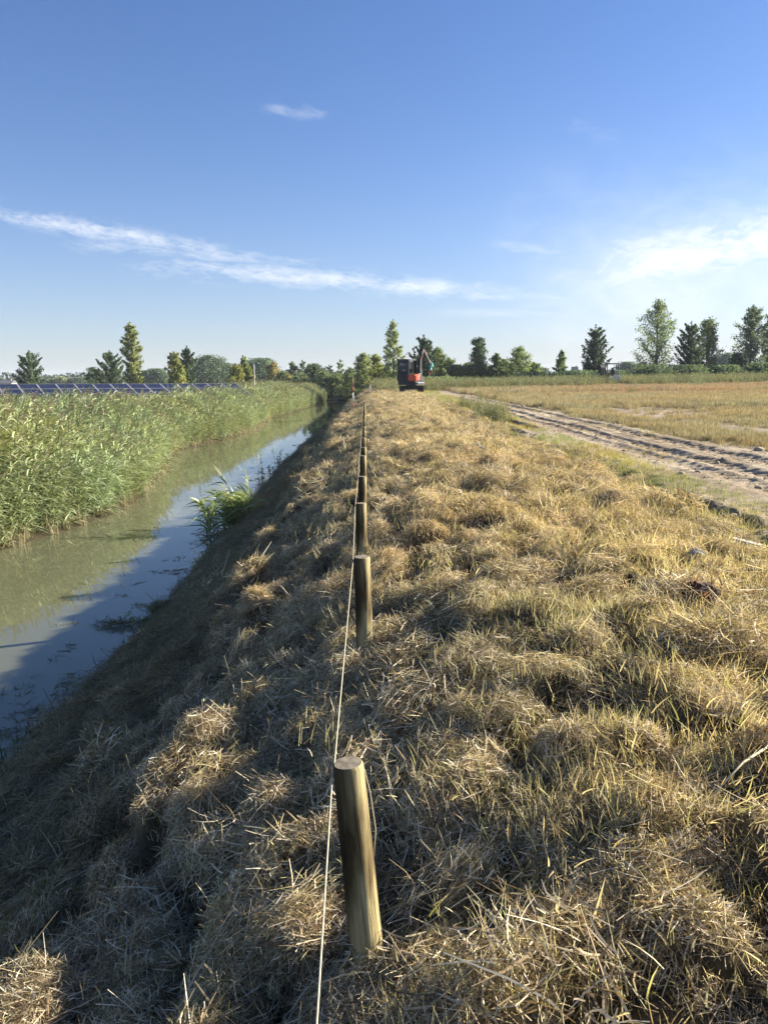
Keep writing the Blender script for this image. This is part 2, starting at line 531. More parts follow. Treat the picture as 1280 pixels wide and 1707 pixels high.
def bands(spec, xa, xb):
    """spec (y0, y1, per square metre, size); xa, xb functions of y"""
    X, Y, Z_ = [], [], []
    for y0, y1, dn, sc in spec:
        a = max(abs(xb(np.array([y0, y1])) - xa(np.array([y0, y1]))).max(), .1)
        n = int(a*(y1-y0)*dn)
        yy = rng.uniform(y0, y1, n); t = rng.uniform(0, 1, n)
        X.append(xa(yy)+(xb(yy)-xa(yy))*t); Y.append(yy); Z_.append(np.full(n, sc)*rng.uniform(.75, 1.3, n))
    return np.concatenate(X), np.concatenate(Y), np.concatenate(Z_)


def tints(x, y, seed, lo=.72, hi=1.2, warm=.06):
    v = lo+(hi-lo)*fbm(x*.9, y*.9, seed, 3) + rng.normal(0, .08, len(x))
    w = (fbm(x*.5+5, y*.5, seed+3, 2)-.5)*2*warm
    return np.clip(np.stack([v*(1+w), v, v*(1-w)], 1), .2, 1.6)


# --- mown hay on the embankment
hay_v = [variant('hay', tangle(100+i, 190, .12, .03, .012, .02, .07, THATCH_SHADE, w=.0011), M_STRAW) for i in range(5)] + \
        [variant('hay', tangle(120+i, 330, .12, .05, .085, .02, .08, STRAW, w=.0011, tilt=.55), M_STRAW) for i in range(3)] + \
        [variant('hay', tuft(140+i, 85, .19, .025, .095, STUB, w=.0011, spread=.28, droop=.3), M_STRAW) for i in range(4)] + \
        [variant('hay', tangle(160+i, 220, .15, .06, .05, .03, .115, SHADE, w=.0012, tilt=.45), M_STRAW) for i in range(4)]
hay_v += [variant('hay', tangle(180+i, 150, .075, .02, .055, .015, .055, STRAW, w=.0011, tilt=.5), M_STRAW) for i in range(5)]
xa = lambda y: edge_near(y)+.06
xb = lambda y: 2.75+shift(y)+0*y
X, Y, SC = bands([(.5, 3, 290, .85), (3, 6, 260, .9), (6, 12, 170, 1.0), (12, 25, 75, 1.2), (25, 50, 32, 1.45), (50, 85, 16, 1.8)], xa, xb)
Xb, Yb, Sb = bands([(.5, 6, 170, 1.1), (6, 14, 95, 1.3), (14, 40, 42, 1.6)], xa, lambda y: -1.35+0*y)
X, Y, SC = np.concatenate([X, Xb]), np.concatenate([Y, Yb]), np.concatenate([SC, Sb])
X += rng.normal(0, .05, len(X))
k = hayfield(X, Y) > rng.uniform(-.05, .60, len(X))*(1-.3*sm(15, 40, Y))*np.where(X < -1.4, .3, 1)
X, Y, SC = X[k], Y[k], SC[k]
pr = rng.uniform(0, 1, len(X)); cl = fbm(X*1.3, Y*1.1, 71, 2)
vid = rng.integers(0, 5, len(X))
vid = np.where(pr < .10+.55*sm(.35, .8, hayfield(X, Y))*(.4+.6*sm(.4, .6, cl)), rng.integers(5, 8, len(X)), vid)
upright = .24+.56*sm(.0, 1.1, X)*(1-.85*sm(4, 10, Y))*sm(.25, .6, fbm(X*.8, Y*.7, 73, 2)+.12)
pr2 = rng.uniform(0, 1, len(X))
vid = np.where(pr2 < upright*sm(-1.2, -.4, X), rng.integers(8, 12, len(X)), vid)
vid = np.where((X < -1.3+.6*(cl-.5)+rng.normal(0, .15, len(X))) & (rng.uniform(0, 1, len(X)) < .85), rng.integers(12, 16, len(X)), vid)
SC = SC*np.clip(np.exp(rng.normal(0, .22, len(X))), .6, 1.6)
# small dense wads of clippings, each throwing its own shadow
Xc, Yc, Sc = bands([(.6, 3, 75, .95), (3, 7, 70, 1.1), (7, 14, 52, 1.35), (14, 28, 30, 1.7), (28, 60, 13, 2.2), (60, 85, 7, 2.6)], lambda y: edge_near(y)+.3, xb)
k = rng.uniform(0, 1, len(Xc)) < (.25+.75*sm(.35, .65, fbm(Xc*2.3, Yc*1.9, 75, 2)))*np.where(Xc < -1.5, .45, 1)
X, Y, SC = np.concatenate([X, Xc[k]]), np.concatenate([Y, Yc[k]]), np.concatenate([SC, Sc[k]*np.exp(rng.normal(0, .25, k.sum()))])
vid = np.concatenate([vid, rng.integers(16, 21, k.sum())])
tn = tints(X, Y, 81)
flat = np.where((vid >= 8) & (vid < 12), .85, np.where(vid >= 16, .8, .55))          # cut grass lies matted, stubble stands
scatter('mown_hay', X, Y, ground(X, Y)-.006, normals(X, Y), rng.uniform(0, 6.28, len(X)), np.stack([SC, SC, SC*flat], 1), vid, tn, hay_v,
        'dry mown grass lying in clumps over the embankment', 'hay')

# --- fresh green blades between the hay and on the verge
grn_v = [variant('blades', tuft(200+i, 15, .08, .04, .14, GREEN, w=.0021, spread=.3), M_STRAW) for i in range(4)]
X, Y, SC = bands([(.8, 4, 30, .7), (4, 9, 22, .75), (9, 25, 6, 1.4), (25, 60, 2.5, 1.8)], lambda y: -.9+0*y, lambda y: 3.0+shift(y))
k = fbm(X*1.6, Y*1.6, 91, 2) + .12*sm(.5, 2.5, X) > .60
X, Y, SC = X[k], Y[k], SC[k]
X2, Y2, S2 = bands([(2, 9, 170, .62), (9, 20, 110, .8), (20, 45, 60, 1.1), (45, 75, 26, 1.4)], lambda y: 2.35+shift(y), lambda y: 3.35+shift(y)+.02*y)
k = (fbm(X2*1.1, Y2*.5, 93, 3) > rng.uniform(.36, .56, len(X2)))
X2, Y2, S2 = X2[k], Y2[k], S2[k]
# sparse grass in the track
X3, Y3, S3 = bands([(5, 14, 44, .55), (14, 30, 26, .7), (30, 70, 12, 1.1)], lambda y: 3.3+shift(y), lambda y: 7.2+shift(y))
k = fbm(X3*.9, Y3*.35, 95, 3) + .3*(1-trackmask(X3, Y3)) > .62
X3, Y3, S3 = X3[k], Y3[k], S3[k]
X, Y, SC = np.concatenate([X, X2, X3]), np.concatenate([Y, Y2, Y3]), np.concatenate([SC, S2, S3])
scatter('green_grass', X, Y, ground(X, Y)-.004, normals(X, Y, .2), rng.uniform(0, 6.28, len(X)), SC*.9, rng.integers(0, 4, len(X)),
        tints(X, Y, 97, .7, 1.25, .2)*np.array([1.12, 1.0, 1.05]), grn_v, 'short green grass sprouting along the edge of the track', 'grass')

# --- crumbled clay on the track
def clod(seed):
    bm = bmesh.new(); bmesh.ops.create_icosphere(bm, subdivisions=2, radius=1)
    q = np.array([v.co[:] for v in bm.verts]); F = np.array([[v.index for v in f.verts] for f in bm.faces]); bm.free()
    g = np.random.default_rng(seed)
    q = q*(.7+.6*fbm(q[:, 0]*1.3+seed, q[:, 1]*1.3+q[:, 2]*1.7, seed, 3))[:, None]*np.array([1, g.uniform(.7, 1), .6])
    return q, F, np.tile(np.array([[.45, .375, .28]])*g.uniform(.75, 1.1), (len(q), 1))


clod_v = [variant('clods', clod(700+i), M_GROUND) for i in range(5)]
X, Y, SC = bands([(5, 12, 150, 1.0), (12, 22, 70, 1.2), (22, 45, 22, 1.5)], lambda y: 3.0+shift(y), lambda y: 6.3+shift(y))
k = (trackmask(X, Y) > .4) & (fbm(X*1.6, Y*.8, 141, 3) > rng.uniform(.35, .62, len(X)))
X, Y, SC = X[k], Y[k], SC[k]*.008*np.exp(rng.normal(0, .65, k.sum()))
scatter('clay_clods', X, Y, ground(X, Y), normals(X, Y), rng.uniform(0, 6.28, len(X)), SC, rng.integers(0, 5, len(X)), tints(X, Y, 143), clod_v,
        'crumbled dry clay lumps strewn over the rutted track', 'clay')

# --- dry field beyond the track
FIELD = [(.40, .325, .185, 4), (.48, .405, .25, 2), (.32, .235, .15, 3), (.29, .29, .13, 2.5), (.24, .18, .12, 1)]
fld_v = [variant('field_tuft', tuft(300+i, 60, .22, .08, .30, FIELD, w=.005, spread=.3), M_STRAW) for i in range(5)]
X, Y, SC = bands([(6, 14, 40, .45), (14, 26, 30, .5), (26, 50, 15, .8), (50, 100, 6.5, 1.35)], lambda y: 5.3+shift(y), lambda y: 7+.56*y)
k = (rng.uniform(0, 1, len(X)) > trackmask(X, Y)*1.15) & (fbm(X*.35, Y*.22, 103, 3)+.5*sm(16, 30, Y) > .42)
X, Y, SC = X[k], Y[k], SC[k]
tn = tints(X, Y, 101, .7, 1.2, .12)
red = sm(8, 18, X-shift(Y))*sm(22, 50, Y)*sm(.3, .55, fbm(X*.06, Y*.1, 65, 2))
tn = tn*(1-red[:, None]) + tn*np.array([.98, .87, .93])*red[:, None]
scatter('dry_field_grass', X, Y, ground(X, Y)-.005, normals(X, Y, .3), rng.uniform(0, 6.28, len(X)), SC, rng.integers(0, 5, len(X)), tn, fld_v,
        'golden dry grass covering the field right of the track', 'grass')

# --- tall green weeds at the far edge of the field
def weed(seed, n=14, hmin=.5, hmax=1.1, pal=None):
    g = np.random.default_rng(seed); parts = []
    pal = pal or [(.25, .27, .12, 3), (.34, .35, .18, 2), (.42, .36, .22, 1.5), (.17, .20, .09, 2)]
    for i in range(n):
        H = g.uniform(hmin, hmax); b = np.array([g.normal(0, .16), g.normal(0, .16), 0]); lean = g.normal(0, .16, 2)
        P = np.stack([b+np.array([lean[0]*t*H, lean[1]*t*H, H*t]) for t in np.linspace(0, 1, 4)])[None]
        parts.append(ribbons(P, np.array([[.006, .005, .004, .002]]), np.array([[1., 0, 0]]), pick(pal, 1, g)))
        m = 16; t = g.uniform(.15, 1, m); a = g.uniform(0, 6.28, m); el = g.uniform(.1, .9, m)
        base = b[None]+np.stack([lean[0]*t*H, lean[1]*t*H, H*t], 1)
        d = np.stack([np.cos(a)*np.cos(el), np.sin(a)*np.cos(el), np.sin(el)], 1)
        L_ = g.uniform(.06, .18, m)*(1.25-t*.7)
        PP = curved(base, d, L_, np.stack([np.cos(a)*.1, np.sin(a)*.1, -np.ones(m)*.4], 1), 4, g)
        parts.append(ribbons(PP, np.tile([.3, 1, .8, .1], (m, 1))*(.022*g.uniform(.6, 1.3, m))[:, None], unit(np.cross(d, np.array([0, 0, 1.])+g.normal(0, .3, (m, 3)))), pick(pal, m, g)))
    return join(parts)


weed_v = [variant('weeds', weed(400+i), M_STRAW) for i in range(5)]
def farline(x): return 74+.30*np.maximum(x-10, 0)          # where the field ends
n = 5200
X = rng.uniform(1, 75, n); Y = farline(X)+rng.normal(3, 5.5, n)
k = (rng.uniform(0, 1, n) < sm(.32, .62, fbm(X*.16, Y*.10, 111, 3))+.25*sm(0, 4, Y-farline(X)))
X, Y = X[k], Y[k]
# stray weeds in the field and green plants by the track
Xs, Ys = [], []
for cx, cy, rr, m in ((3.6, 21, .55, 34), (3.9, 24, .7, 26), (4.1, 30, 1.0, 30), (17, 50, 1.4, 14), (21, 52, .9, 8), (30, 66, 2.2, 24), (6.6, 40, 1.0, 12), (26, 60, 1.5, 14), (36, 70, 2, 14)):
    Xs.append(rng.normal(cx, rr*.45, m)); Ys.append(rng.normal(cy, rr*1.3, m))
Xs, Ys = np.concatenate(Xs), np.concatenate(Ys)
SC = np.concatenate([rng.uniform(.6, 1.25, len(X)), rng.uniform(.25, .55, len(Xs))])
X, Y = np.concatenate([X, Xs]), np.concatenate([Y, Ys])
scatter('weeds', X, Y, ground(X, Y)-.01, np.tile([0, 0, 1.], (len(X), 1)), rng.uniform(0, 6.28, len(X)), SC, rng.integers(0, 5, len(X)),
        tints(X, Y, 113, .7, 1.25, .12), weed_v, 'tall pale green weeds along the far edge of the field', 'weeds')

# ------------------------------------------------------------------ reeds
REED = [(.31, .37, .17, 4), (.41, .455, .26, 3), (.18, .24, .095, 2), (.42, .43, .25, 1)]


def reed(seed, ns=3, H0=1.9, plume=.18):
    g = np.random.default_rng(seed); parts = []
    for i in range(ns):
        H = H0*g.uniform(.82, 1.12); b = np.array([g.normal(0, .12), g.normal(0, .12), -.05])
        lx, ly = g.normal(.13, .10), g.normal(-.03, .09)
        tt = np.linspace(0, 1, 5)
        st = np.stack([b+np.array([lx*H*t**1.8, ly*H*t**1.8, H*t]) for t in tt])
        parts.append(ribbons(st[None], np.array([[.006, .006, .005, .004, .002]]), np.array([[.7, -.7, 0]]), pick([(.30, .32, .13, 1), (.36, .33, .18, 1)], 1, g)))
        m = 18; t = np.sort(g.uniform(.03, 1.0, m)); a = g.normal(-.15, 1.15, m); el = g.uniform(.3, 1.25, m)
        base = b[None]+np.stack([lx*H*t**1.8, ly*H*t**1.8, H*t], 1)
        d = np.stack([np.cos(a)*np.cos(el), np.sin(a)*np.cos(el), np.sin(el)], 1)
        L_ = g.uniform(.28, .55, m)
        bend = np.stack([.22+.12*np.cos(a), .15*np.sin(a), -np.ones(m)*g.uniform(.25, 1.15, m)], 1)*.75
        P = curved(base, d, L_, bend, 5, g)
        W = np.tile([.5, 1, .95, .6, .06], (m, 1))*(.0180*g.uniform(.7, 1.3, m))[:, None]
        side = unit(np.cross(d, np.array([0, 0, 1.])+g.normal(0, .35, (m, 3))))
        parts.append(ribbons(P, W, side, pick(REED, m, g)))
        if g.uniform() < plume:
            m = 16; top = st[-1]
            tt2 = g.uniform(0, 1, m); a = g.normal(0, .9, m)
            base = top[None]+np.stack([.10*tt2, 0*tt2, .22*tt2-.03], 1)
            d = unit(np.stack([.5*np.cos(a)+.35, .5*np.sin(a), np.ones(m)*.7], 1))
            P = curved(base, d, g.uniform(.07, .13, m), np.tile([.3, 0, -.3], (m, 1)), 4, g)
            parts.append(ribbons(P, np.tile([.4, 1, .8, .1], (m, 1))*.008, unit(g.normal(0, 1, (m, 3))), pick([(.34, .26, .20, 2), (.44, .36, .28, 2), (.26, .18, .14, 1)], m, g)))
    return join(parts)


reed_v = [variant('reed', reed(500+i), M_REED) for i in range(8)]
X, Y = [], []
for y0, y1, w, dn in ((9, 30, 2.2, 26), (30, 60, 2.2, 17), (60, 111, 2.4, 10)):
    n = int((y1-y0)*w*dn); yy = rng.uniform(y0, y1, n); X.append(edge_far(yy)-.12-rng.uniform(0, 1, n)**1.15*w); Y.append(yy)
for y0, y1, dn in ((9, 30, 12), (30, 46, 8)):
    wmax = .60*y1; n = int((y1-y0)*wmax*dn); yy = rng.uniform(y0, y1, n); X.append(edge_far(yy)-2-rng.uniform(0, 1, n)*wmax); Y.append(yy)
n = 1500; yy = rng.uniform(46, 111, n); X.append(edge_far(yy)-2-rng.uniform(0, 5, n)); Y.append(yy)
X, Y = np.concatenate(X), np.concatenate(Y)
k = X > -.58*Y-3
X, Y = X[k], Y[k]
k = ~((Y > 41) & (X < -12.5+.0*Y))
X, Y = X[k], Y[k]
hn = fbm(X*.35, Y*.35, 121, 3)
SC = (.80+.34*hn)*rng.uniform(.88, 1.1, len(X))*(1-.36*(1-sm(0, 2.8, edge_far(Y)-X)))*np.where(Y > 46, 1.12, 1.0)
tn = tints(X, Y, 123, .72, 1.22, .12)
yel = sm(.62, .8, fbm(X*.25, Y*.14, 125, 2))[:, None]
tn = tn*(1-yel*.5) + tn*np.array([1.5, 1.2, .9])*yel*.5
scatter('reed_bed', X, Y, np.maximum(ground(X, Y), -.3), np.tile([0, 0, 1.], (len(X), 1)), rng.normal(0, .35, len(X)), SC, rng.integers(0, 8, len(X)), tn, reed_v,
        'dense green reeds leaning over the far side of the ditch', 'reeds')
# dead straw-coloured stalks standing at the foot of the reeds
dead_v = [variant('stalks', tuft(560+i, 12, .12, .3, .8, [(.40, .34, .2, 2), (.28, .22, .12, 2), (.2, .2, .09, 1)], w=.006, spread=.35), M_REED) for i in range(3)]
n = 220; Y = rng.uniform(9, 60, n)**1.0; X = edge_far(Y)-rng.uniform(-.12, .25, n)
scatter('dead_reed_stalks', X, Y, np.maximum(ground(X, Y), -.2), np.tile([0, 0, 1.], (n, 1)), rng.uniform(0, 6.28, n), rng.uniform(.35, .8, n), rng.integers(0, 3, n),
        tints(X, Y, 127), dead_v, 'dead brown stalks standing in the water below the reeds', 'reed stalks')
# dark shoots along the near waterline
n = 620; Y = 4.5+rng.uniform(0, 1, n)**1.7*60; X = edge_near(Y)-np.abs(rng.normal(0, .13, n))+.05
k = vnoise(Y*.9, Y*0, 131) > .42
X, Y = X[k], Y[k]
sh_v = [variant('shoots', tuft(580+i, 7, .07, .08, .30, [(.10, .15, .04, 3), (.2, .24, .08, 2), (.09, .07, .04, 2)], w=.005, spread=.6), M_STRAW) for i in range(4)]
scatter('waterline_shoots', X, Y, np.maximum(ground(X, Y), -.08), np.tile([0, 0, 1.], (len(X), 1)), rng.uniform(0, 6.28, len(X)), rng.uniform(.5, 1.2, len(X)), rng.integers(0, 4, len(X)),
        tints(X, Y, 133), sh_v, 'dark green shoots along the near edge of the ditch', 'shoots')

n = 420; Y = 5+rng.uniform(0, 1, n)**1.6*45; X = edge_near(Y)-np.abs(rng.normal(0, .35, n))-.03
k = vnoise(X*2.2, Y*.8, 151) > .45
X, Y = X[k], Y[k]
cut_v = [variant('cuttings', tangle(590+i, 9, .12, .006, 0, .04, .16, [(.30, .28, .16, 2), (.12, .11, .06, 3), (.2, .22, .1, 1)], w=.0028, tilt=.04), M_STRAW) for i in range(4)]
scatter('floating_cuttings', X, Y, np.full(len(X), .004), np.tile([0, 0, 1.], (len(X), 1)), rng.uniform(0, 6.28, len(X)), rng.uniform(.5, 1.2, len(X)), rng.integers(0, 4, len(X)),
        tints(X, Y, 153), cut_v, 'dark grass cuttings floating along the near edge of the ditch', 'cuttings')

# ------------------------------------------------------------------ posts and string
def wood_mat(name, base, dark, tint):
    m, nt, out = mat(name)
    p = N(nt, 'BsdfPrincipled', i_Roughness=.8); p.inputs['Specular IOR Level'].default_value = .25
    tc = N(nt, 'TexCoord')
    mp = N(nt, 'Mapping'); mp.inputs['Scale'].default_value = (75, 75, 2.6); nt.links.new(tc.outputs['Object'], mp.inputs['Vector'])
    n1 = N(nt, 'TexNoise', i_Scale=1.0, i_Detail=7.0, i_Roughness=.65, i_Distortion=.6); nt.links.new(mp.outputs[0], n1.inputs['Vector'])
    mp2 = N(nt, 'Mapping'); mp2.inputs['Scale'].default_value = (13, 13, 3.5); mp2.inputs['Location'].default_value = (.3, 1.2, .4)
    nt.links.new(tc.outputs['Object'], mp2.inputs['Vector'])
    n2 = N(nt, 'TexNoise', i_Scale=1.0, i_Detail=3.0); nt.links.new(mp2.outputs[0], n2.inputs['Vector'])
    r1 = N(nt, 'ValToRGB'); r1.color_ramp.elements[0].position = .38; r1.color_ramp.elements[1].position = .60
    r1.color_ramp.elements[0].color = (*dark, 1); r1.color_ramp.elements[1].color = (*base, 1)
    nt.links.new(n1.outputs[0], r1.inputs[0])
    r2 = N(nt, 'ValToRGB'); r2.color_ramp.elements[0].position = .42; r2.color_ramp.elements[1].position = .62
    nt.links.new(n2.outputs[0], r2.inputs[0])
    c = mixc(nt, r2.outputs[0], mixc(nt, 1.0, r1.outputs[0], tint, 'MULTIPLY'), r1.outputs[0])
    # dark stain with painted-in shade, strongest at the top of the left side
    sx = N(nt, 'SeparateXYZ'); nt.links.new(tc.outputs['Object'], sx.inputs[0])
    stain_shade = math_node(nt, 'ADD', math_node(nt, 'MULTIPLY', sx.outputs[0], -16.0), math_node(nt, 'MULTIPLY', sx.outputs[2], 1.6))
    stain_shade = math_node(nt, 'ADD', stain_shade, math_node(nt, 'MULTIPLY', math_node(nt, 'SUBTRACT', n1.outputs[0], .5), 2.4))
    stain_shade = math_node(nt, 'ADD', stain_shade, .65, clamp=True)
    c = mixc(nt, stain_shade, c, mixc(nt, 1.0, c, (.15, .12, .10), 'MULTIPLY'))
    # knots
    mp3 = N(nt, 'Mapping'); mp3.inputs['Scale'].default_value = (9, 9, 4.2); nt.links.new(tc.outputs['Object'], mp3.inputs['Vector'])
    vo = N(nt, 'TexVoronoi', i_Scale=1.0); nt.links.new(mp3.outputs[0], vo.inputs['Vector'])
    kn = N(nt, 'ValToRGB'); kn.color_ramp.elements[0].position = .06; kn.color_ramp.elements[1].position = .17
    kn.color_ramp.elements[0].color = (.12, .09, .07, 1); kn.color_ramp.elements[1].color = (1, 1, 1, 1)
    nt.links.new(vo.outputs['Distance'], kn.inputs[0])
    c = mixc(nt, 1.0, c, kn.outputs[0], 'MULTIPLY')
    nt.links.new(c, p.inputs['Base Color'])
    b = N(nt, 'Bump', i_Strength=.8, i_Distance=.006); nt.links.new(n1.outputs[0], b.inputs['Height']); nt.links.new(b.outputs[0], p.inputs['Normal'])
    nt.links.new(p.outputs[0], out.inputs[0])
    return m


def rings_mat():
    m, nt, out = mat('end_grain')
    p = N(nt, 'BsdfPrincipled', i_Roughness=.9); p.inputs['Specular IOR Level'].default_value = .2
    tc = N(nt, 'TexCoord')
    w = N(nt, 'TexWave', wave_type='RINGS', rings_direction='Z', i_Scale=42.0, i_Distortion=1.6, i_Detail=3.0)
    nt.links.new(tc.outputs['Object'], w.inputs['Vector'])
    n = N(nt, 'TexNoise', i_Scale=40.0, i_Detail=5.0); nt.links.new(tc.outputs['Object'], n.inputs['Vector'])
    c = mixc(nt, w.outputs[0], (.23, .19, .13), (.36, .31, .22))
    c = mixc(nt, n.outputs[0], c, (.15, .12, .09))
    nt.links.new(c, p.inputs['Base Color'])
    b = N(nt, 'Bump', i_Strength=.7, i_Distance=.003); nt.links.new(n.outputs[0], b.inputs['Height']); nt.links.new(b.outputs[0], p.inputs['Normal'])
    nt.links.new(p.outputs[0], out.inputs[0])
    return m


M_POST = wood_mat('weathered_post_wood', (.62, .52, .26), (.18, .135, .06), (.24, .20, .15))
M_RINGS = rings_mat()


def post_mesh(seed, H, r0, r1, segs=28, rows=30):
    """top centre at the origin, shaft downwards"""
    V, F = [], []
    for j in range(rows+1):
        t = j/rows
        z = -H*t
        rr = r0+(r1-r0)*t
        if j == 0: rr *= .90
        if j == 1: z = -.007
        for k in range(segs):
            a = 2*math.pi*k/segs
            q = rr*(1+.05*(float(vnoise(math.cos(a)*1.4+seed*3+5, math.sin(a)*1.4+z*5, seed))-.5)+.022*(float(vnoise(a*6, z*9, seed+4))-.5))
            V.append((q*math.cos(a), q*math.sin(a), z))
    for j in range(rows):
        for k in range(segs):
            F.append((j*segs+k, (j+1)*segs+k, (j+1)*segs+(k+1) % segs, j*segs+(k+1) % segs))
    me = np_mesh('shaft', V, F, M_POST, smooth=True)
    # sawn top: a slightly domed disc with its own end grain
    T = [(0, 0, .002)]; FT = []
    for i, f_ in enumerate((.33, .66, 1.0)):
        for k in range(segs):
            v = V[k]; h = .002*(1-f_)+.004*(float(vnoise(v[0]*f_*60, v[1]*f_*60, seed+9))-.5)*(f_ < 1)
            T.append((v[0]*f_, v[1]*f_, h))
    for k in range(segs):
        k2 = (k+1) % segs
        FT.append((0, 1+k, 1+k2, 1+k2))
        for i in range(2):
            FT.append((1+i*segs+k, 1+(i+1)*segs+k, 1+(i+1)*segs+k2, 1+i*segs+k2))
    bm = bmesh.new(); vs = [bm.verts.new(v) for v in T]
    for f in FT:
        bm.faces.new([vs[i] for i in dict.fromkeys(f)])
    mt = bpy.data.meshes.new('sawn_top'); bm.to_mesh(mt); bm.free(); mt.materials.append(M_RINGS)
    for p in mt.polygons: p.use_smooth = True
    return me, mt


TOPS = [(580, 1272), (603, 928), (602, 838.5), (604, 794), (605, 759.5), (606, 745.6), (606.3, 729.5), (606.6, 718), (606.8, 710.6), (607, 699), (607, 692),
        (607.2, 687), (607.3, 683), (607.4, 679), (607.5, 676), (607.6, 673), (607.8, 670)]
LAB = ['nearest round wooden post, thick and leaning left with dark stained top', 'wooden post just behind the nearest one, with pale grey sawn top',
       'third wooden post along the string, directly behind the grey-topped second post', 'fourth wooden post along the string line', 'fifth wooden post along the string line',
       'sixth wooden post along the string line', 'seventh wooden post along the string line', 'eighth wooden post along the string line', 'ninth wooden post along the string line',
       'tenth wooden post along the string line', 'eleventh wooden post along the string line', 'twelfth wooden post along the string line', 'thirteenth wooden post along the string line',
       'fourteenth wooden post along the string line', 'third-last wooden post, far down the row', 'second-last wooden post, far down the row', 'last and farthest wooden post, small at the end of the row']
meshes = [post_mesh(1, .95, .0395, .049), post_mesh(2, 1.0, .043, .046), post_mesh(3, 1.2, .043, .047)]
tops = []
for i, (px, py) in enumerate(TOPS):
    Yp = 1.815+2.09*i
    p = at_y(px, py, Yp)
    sh, tp = meshes[min(i, 2)]
    o = empty('wooden_post', p, 0)
    if i == 0: o.rotation_euler = (rad(-2.0), rad(-4.3), 0)
    elif i == 1: o.rotation_euler = (rad(1), rad(-1.0), 0)
    else: o.rotation_euler = (rad(rng.normal(0, .8)), rad(rng.normal(0, .8)), rng.normal(0, .5))
    tag(o, LAB[i], 'post', 'wooden posts along the string line')
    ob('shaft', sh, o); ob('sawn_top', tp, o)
    tops.append(p)

M_STRING = simple('cream_twine', (.50, .44, .29), .8, scale=200, var=.1)
b = B()
pts = [at_z(515, 1880, tops[0][2]-.03), at_z(529, 1690, tops[0][2]-.02), tops[0]+np.array([-.040, -.03, -.030]), tops[0]+np.array([-.036, .022, -.018]), tops[1]+np.array([-.046, -.01, -.02])]
for p in tops[2:]: pts.append(p+np.array([-.047, 0, -.02]))
b.tube(pts, .0018, 6)
st = b.build('string_line', M_STRING, smooth=True)
tag(st, 'thin cream string stretched tight along the row of wooden posts', 'string')
tl = B(); q = tops[0]
tl.tube([q+np.array([.041, .01, -.025]), q+np.array([.055, .03, -.10]), q+np.array([.068, .05, -.22]), q+np.array([.062, .055, -.30])], .0018, 5)
tl.build('loose_end', M_STRING, st, smooth=True)

# ------------------------------------------------------------------ survey poles and sticks
M_RED = simple('faded_red_paint', (.42, .07, .04), .55); M_WHITE = simple('pole_white_paint', (.72, .72, .68), .5); M_TAN = simple('faded_orange_wood', (.40, .21, .10), .7)
def range_pole(x, y, ztop, bands_, r, label, lean=0):
    zb = float(ground(np.array([x]), np.array([y]))[0])-.05
    o = empty('survey_pole', (x, y, zb)); o.rotation_euler = (0, rad(lean), 0)
    tag(o, label, 'survey pole', 'survey poles standing on the embankment')
    z = ztop-zb
    for L_, m in bands_:
        if z <= 0: break
        b = B(); b.tube([(0, 0, max(0, z-L_)), (0, 0, z)], r, 12); b.build('painted_band', m, o, smooth=True); z -= L_
    return o


p = at_y(588, 630, 39)
range_pole(p[0]-.015, 39, p[2], [(.42, M_TAN), (.30, M_RED), (.5, M_WHITE), (.42, M_RED), (.7, M_WHITE)], .026, 'red and white survey pole on the slope left of the posts', .6)
p = at_y(617, 634, 62)
range_pole(p[0], 62, p[2], [(.32, M_TAN), (.9, M_WHITE), (.5, M_RED)], .024, 'white survey pole with a tan tip, farther off on the crest')
p = at_y(423, 607, 68); zb = float(ground(np.array([p[0]]), np.array([68.]))[0])
o = empty('thin_mast', (p[0], 68, zb)); tag(o, 'thin pale grey mast behind the reeds, beside the solar panels', 'mast')
b = B(); b.tube([(0, 0, -.2), (0, 0, p[2]-zb)], .045, 10); b.build('pole', simple('grey_mast_wood', (.45, .42, .36), .7), o, smooth=True)
b = B(); b.tube([(0, 0, p[2]-zb), (0, 0, p[2]-zb+.05)], .055, 10); b.build('cap', simple('grey_cap', (.3, .3, .3), .5), o, smooth=True)

M_STICK = simple('pale_bleached_wood', (.55, .52, .46), .8, scale=30)
a, c = at_z(783, 742, 1.93), at_z(813, 755, 1.93)
def on(x, y): return float(ground(np.array([x]), np.array([y]))[0])
b = B(); za = max(on(a[0], a[1]), on(c[0], c[1]))+.09
mid = (a+c)/2
b.tube([(a[0], a[1], za+.02), (mid[0], mid[1]+.02, za+.015), (c[0], c[1], za)], [.012, .016, .02], 8)
o = b.build('loose_stick', M_STICK, smooth=True); tag(o, 'pale bleached stick lying on the mown hay of the bank', 'stick')
p = at_z(1245, 886, 1.93); z_ = on(p[0], p[1])
b = B(); b.box((p[0], p[1], z_+.055), (.21, .085, .04), Matrix.Rotation(rad(-28), 3, 'Z') @ Matrix.Rotation(rad(12), 3, 'Y'), .008)
o = b.build('wood_offcut', simple('whitish_wood', (.44, .40, .34), .7, scale=25)); tag(o, 'small whitish wood offcut lying in the green verge', 'wood offcut')
# small stones in the hay near the verge
p = at_z(1160, 914, 1.93)
bm = bmesh.new(); bmesh.ops.create_icosphere(bm, subdivisions=3, radius=.055)
for v in bm.verts:
    v.co *= 1+.5*(float(vnoise(v.co.x*30+9, v.co.y*30+v.co.z*20, 5))-.5); v.co.z *= .6
me = bpy.data.meshes.new('stone'); bm.to_mesh(me); bm.free(); me.materials.append(simple('grey_stone', (.20, .195, .185), .85, scale=20, bump=.3))
o = ob('stone', me); o.location = (p[0], p[1], on(p[0], p[1])+.02); tag(o, 'small grey stone in the hay below the wood offcut', 'stone')

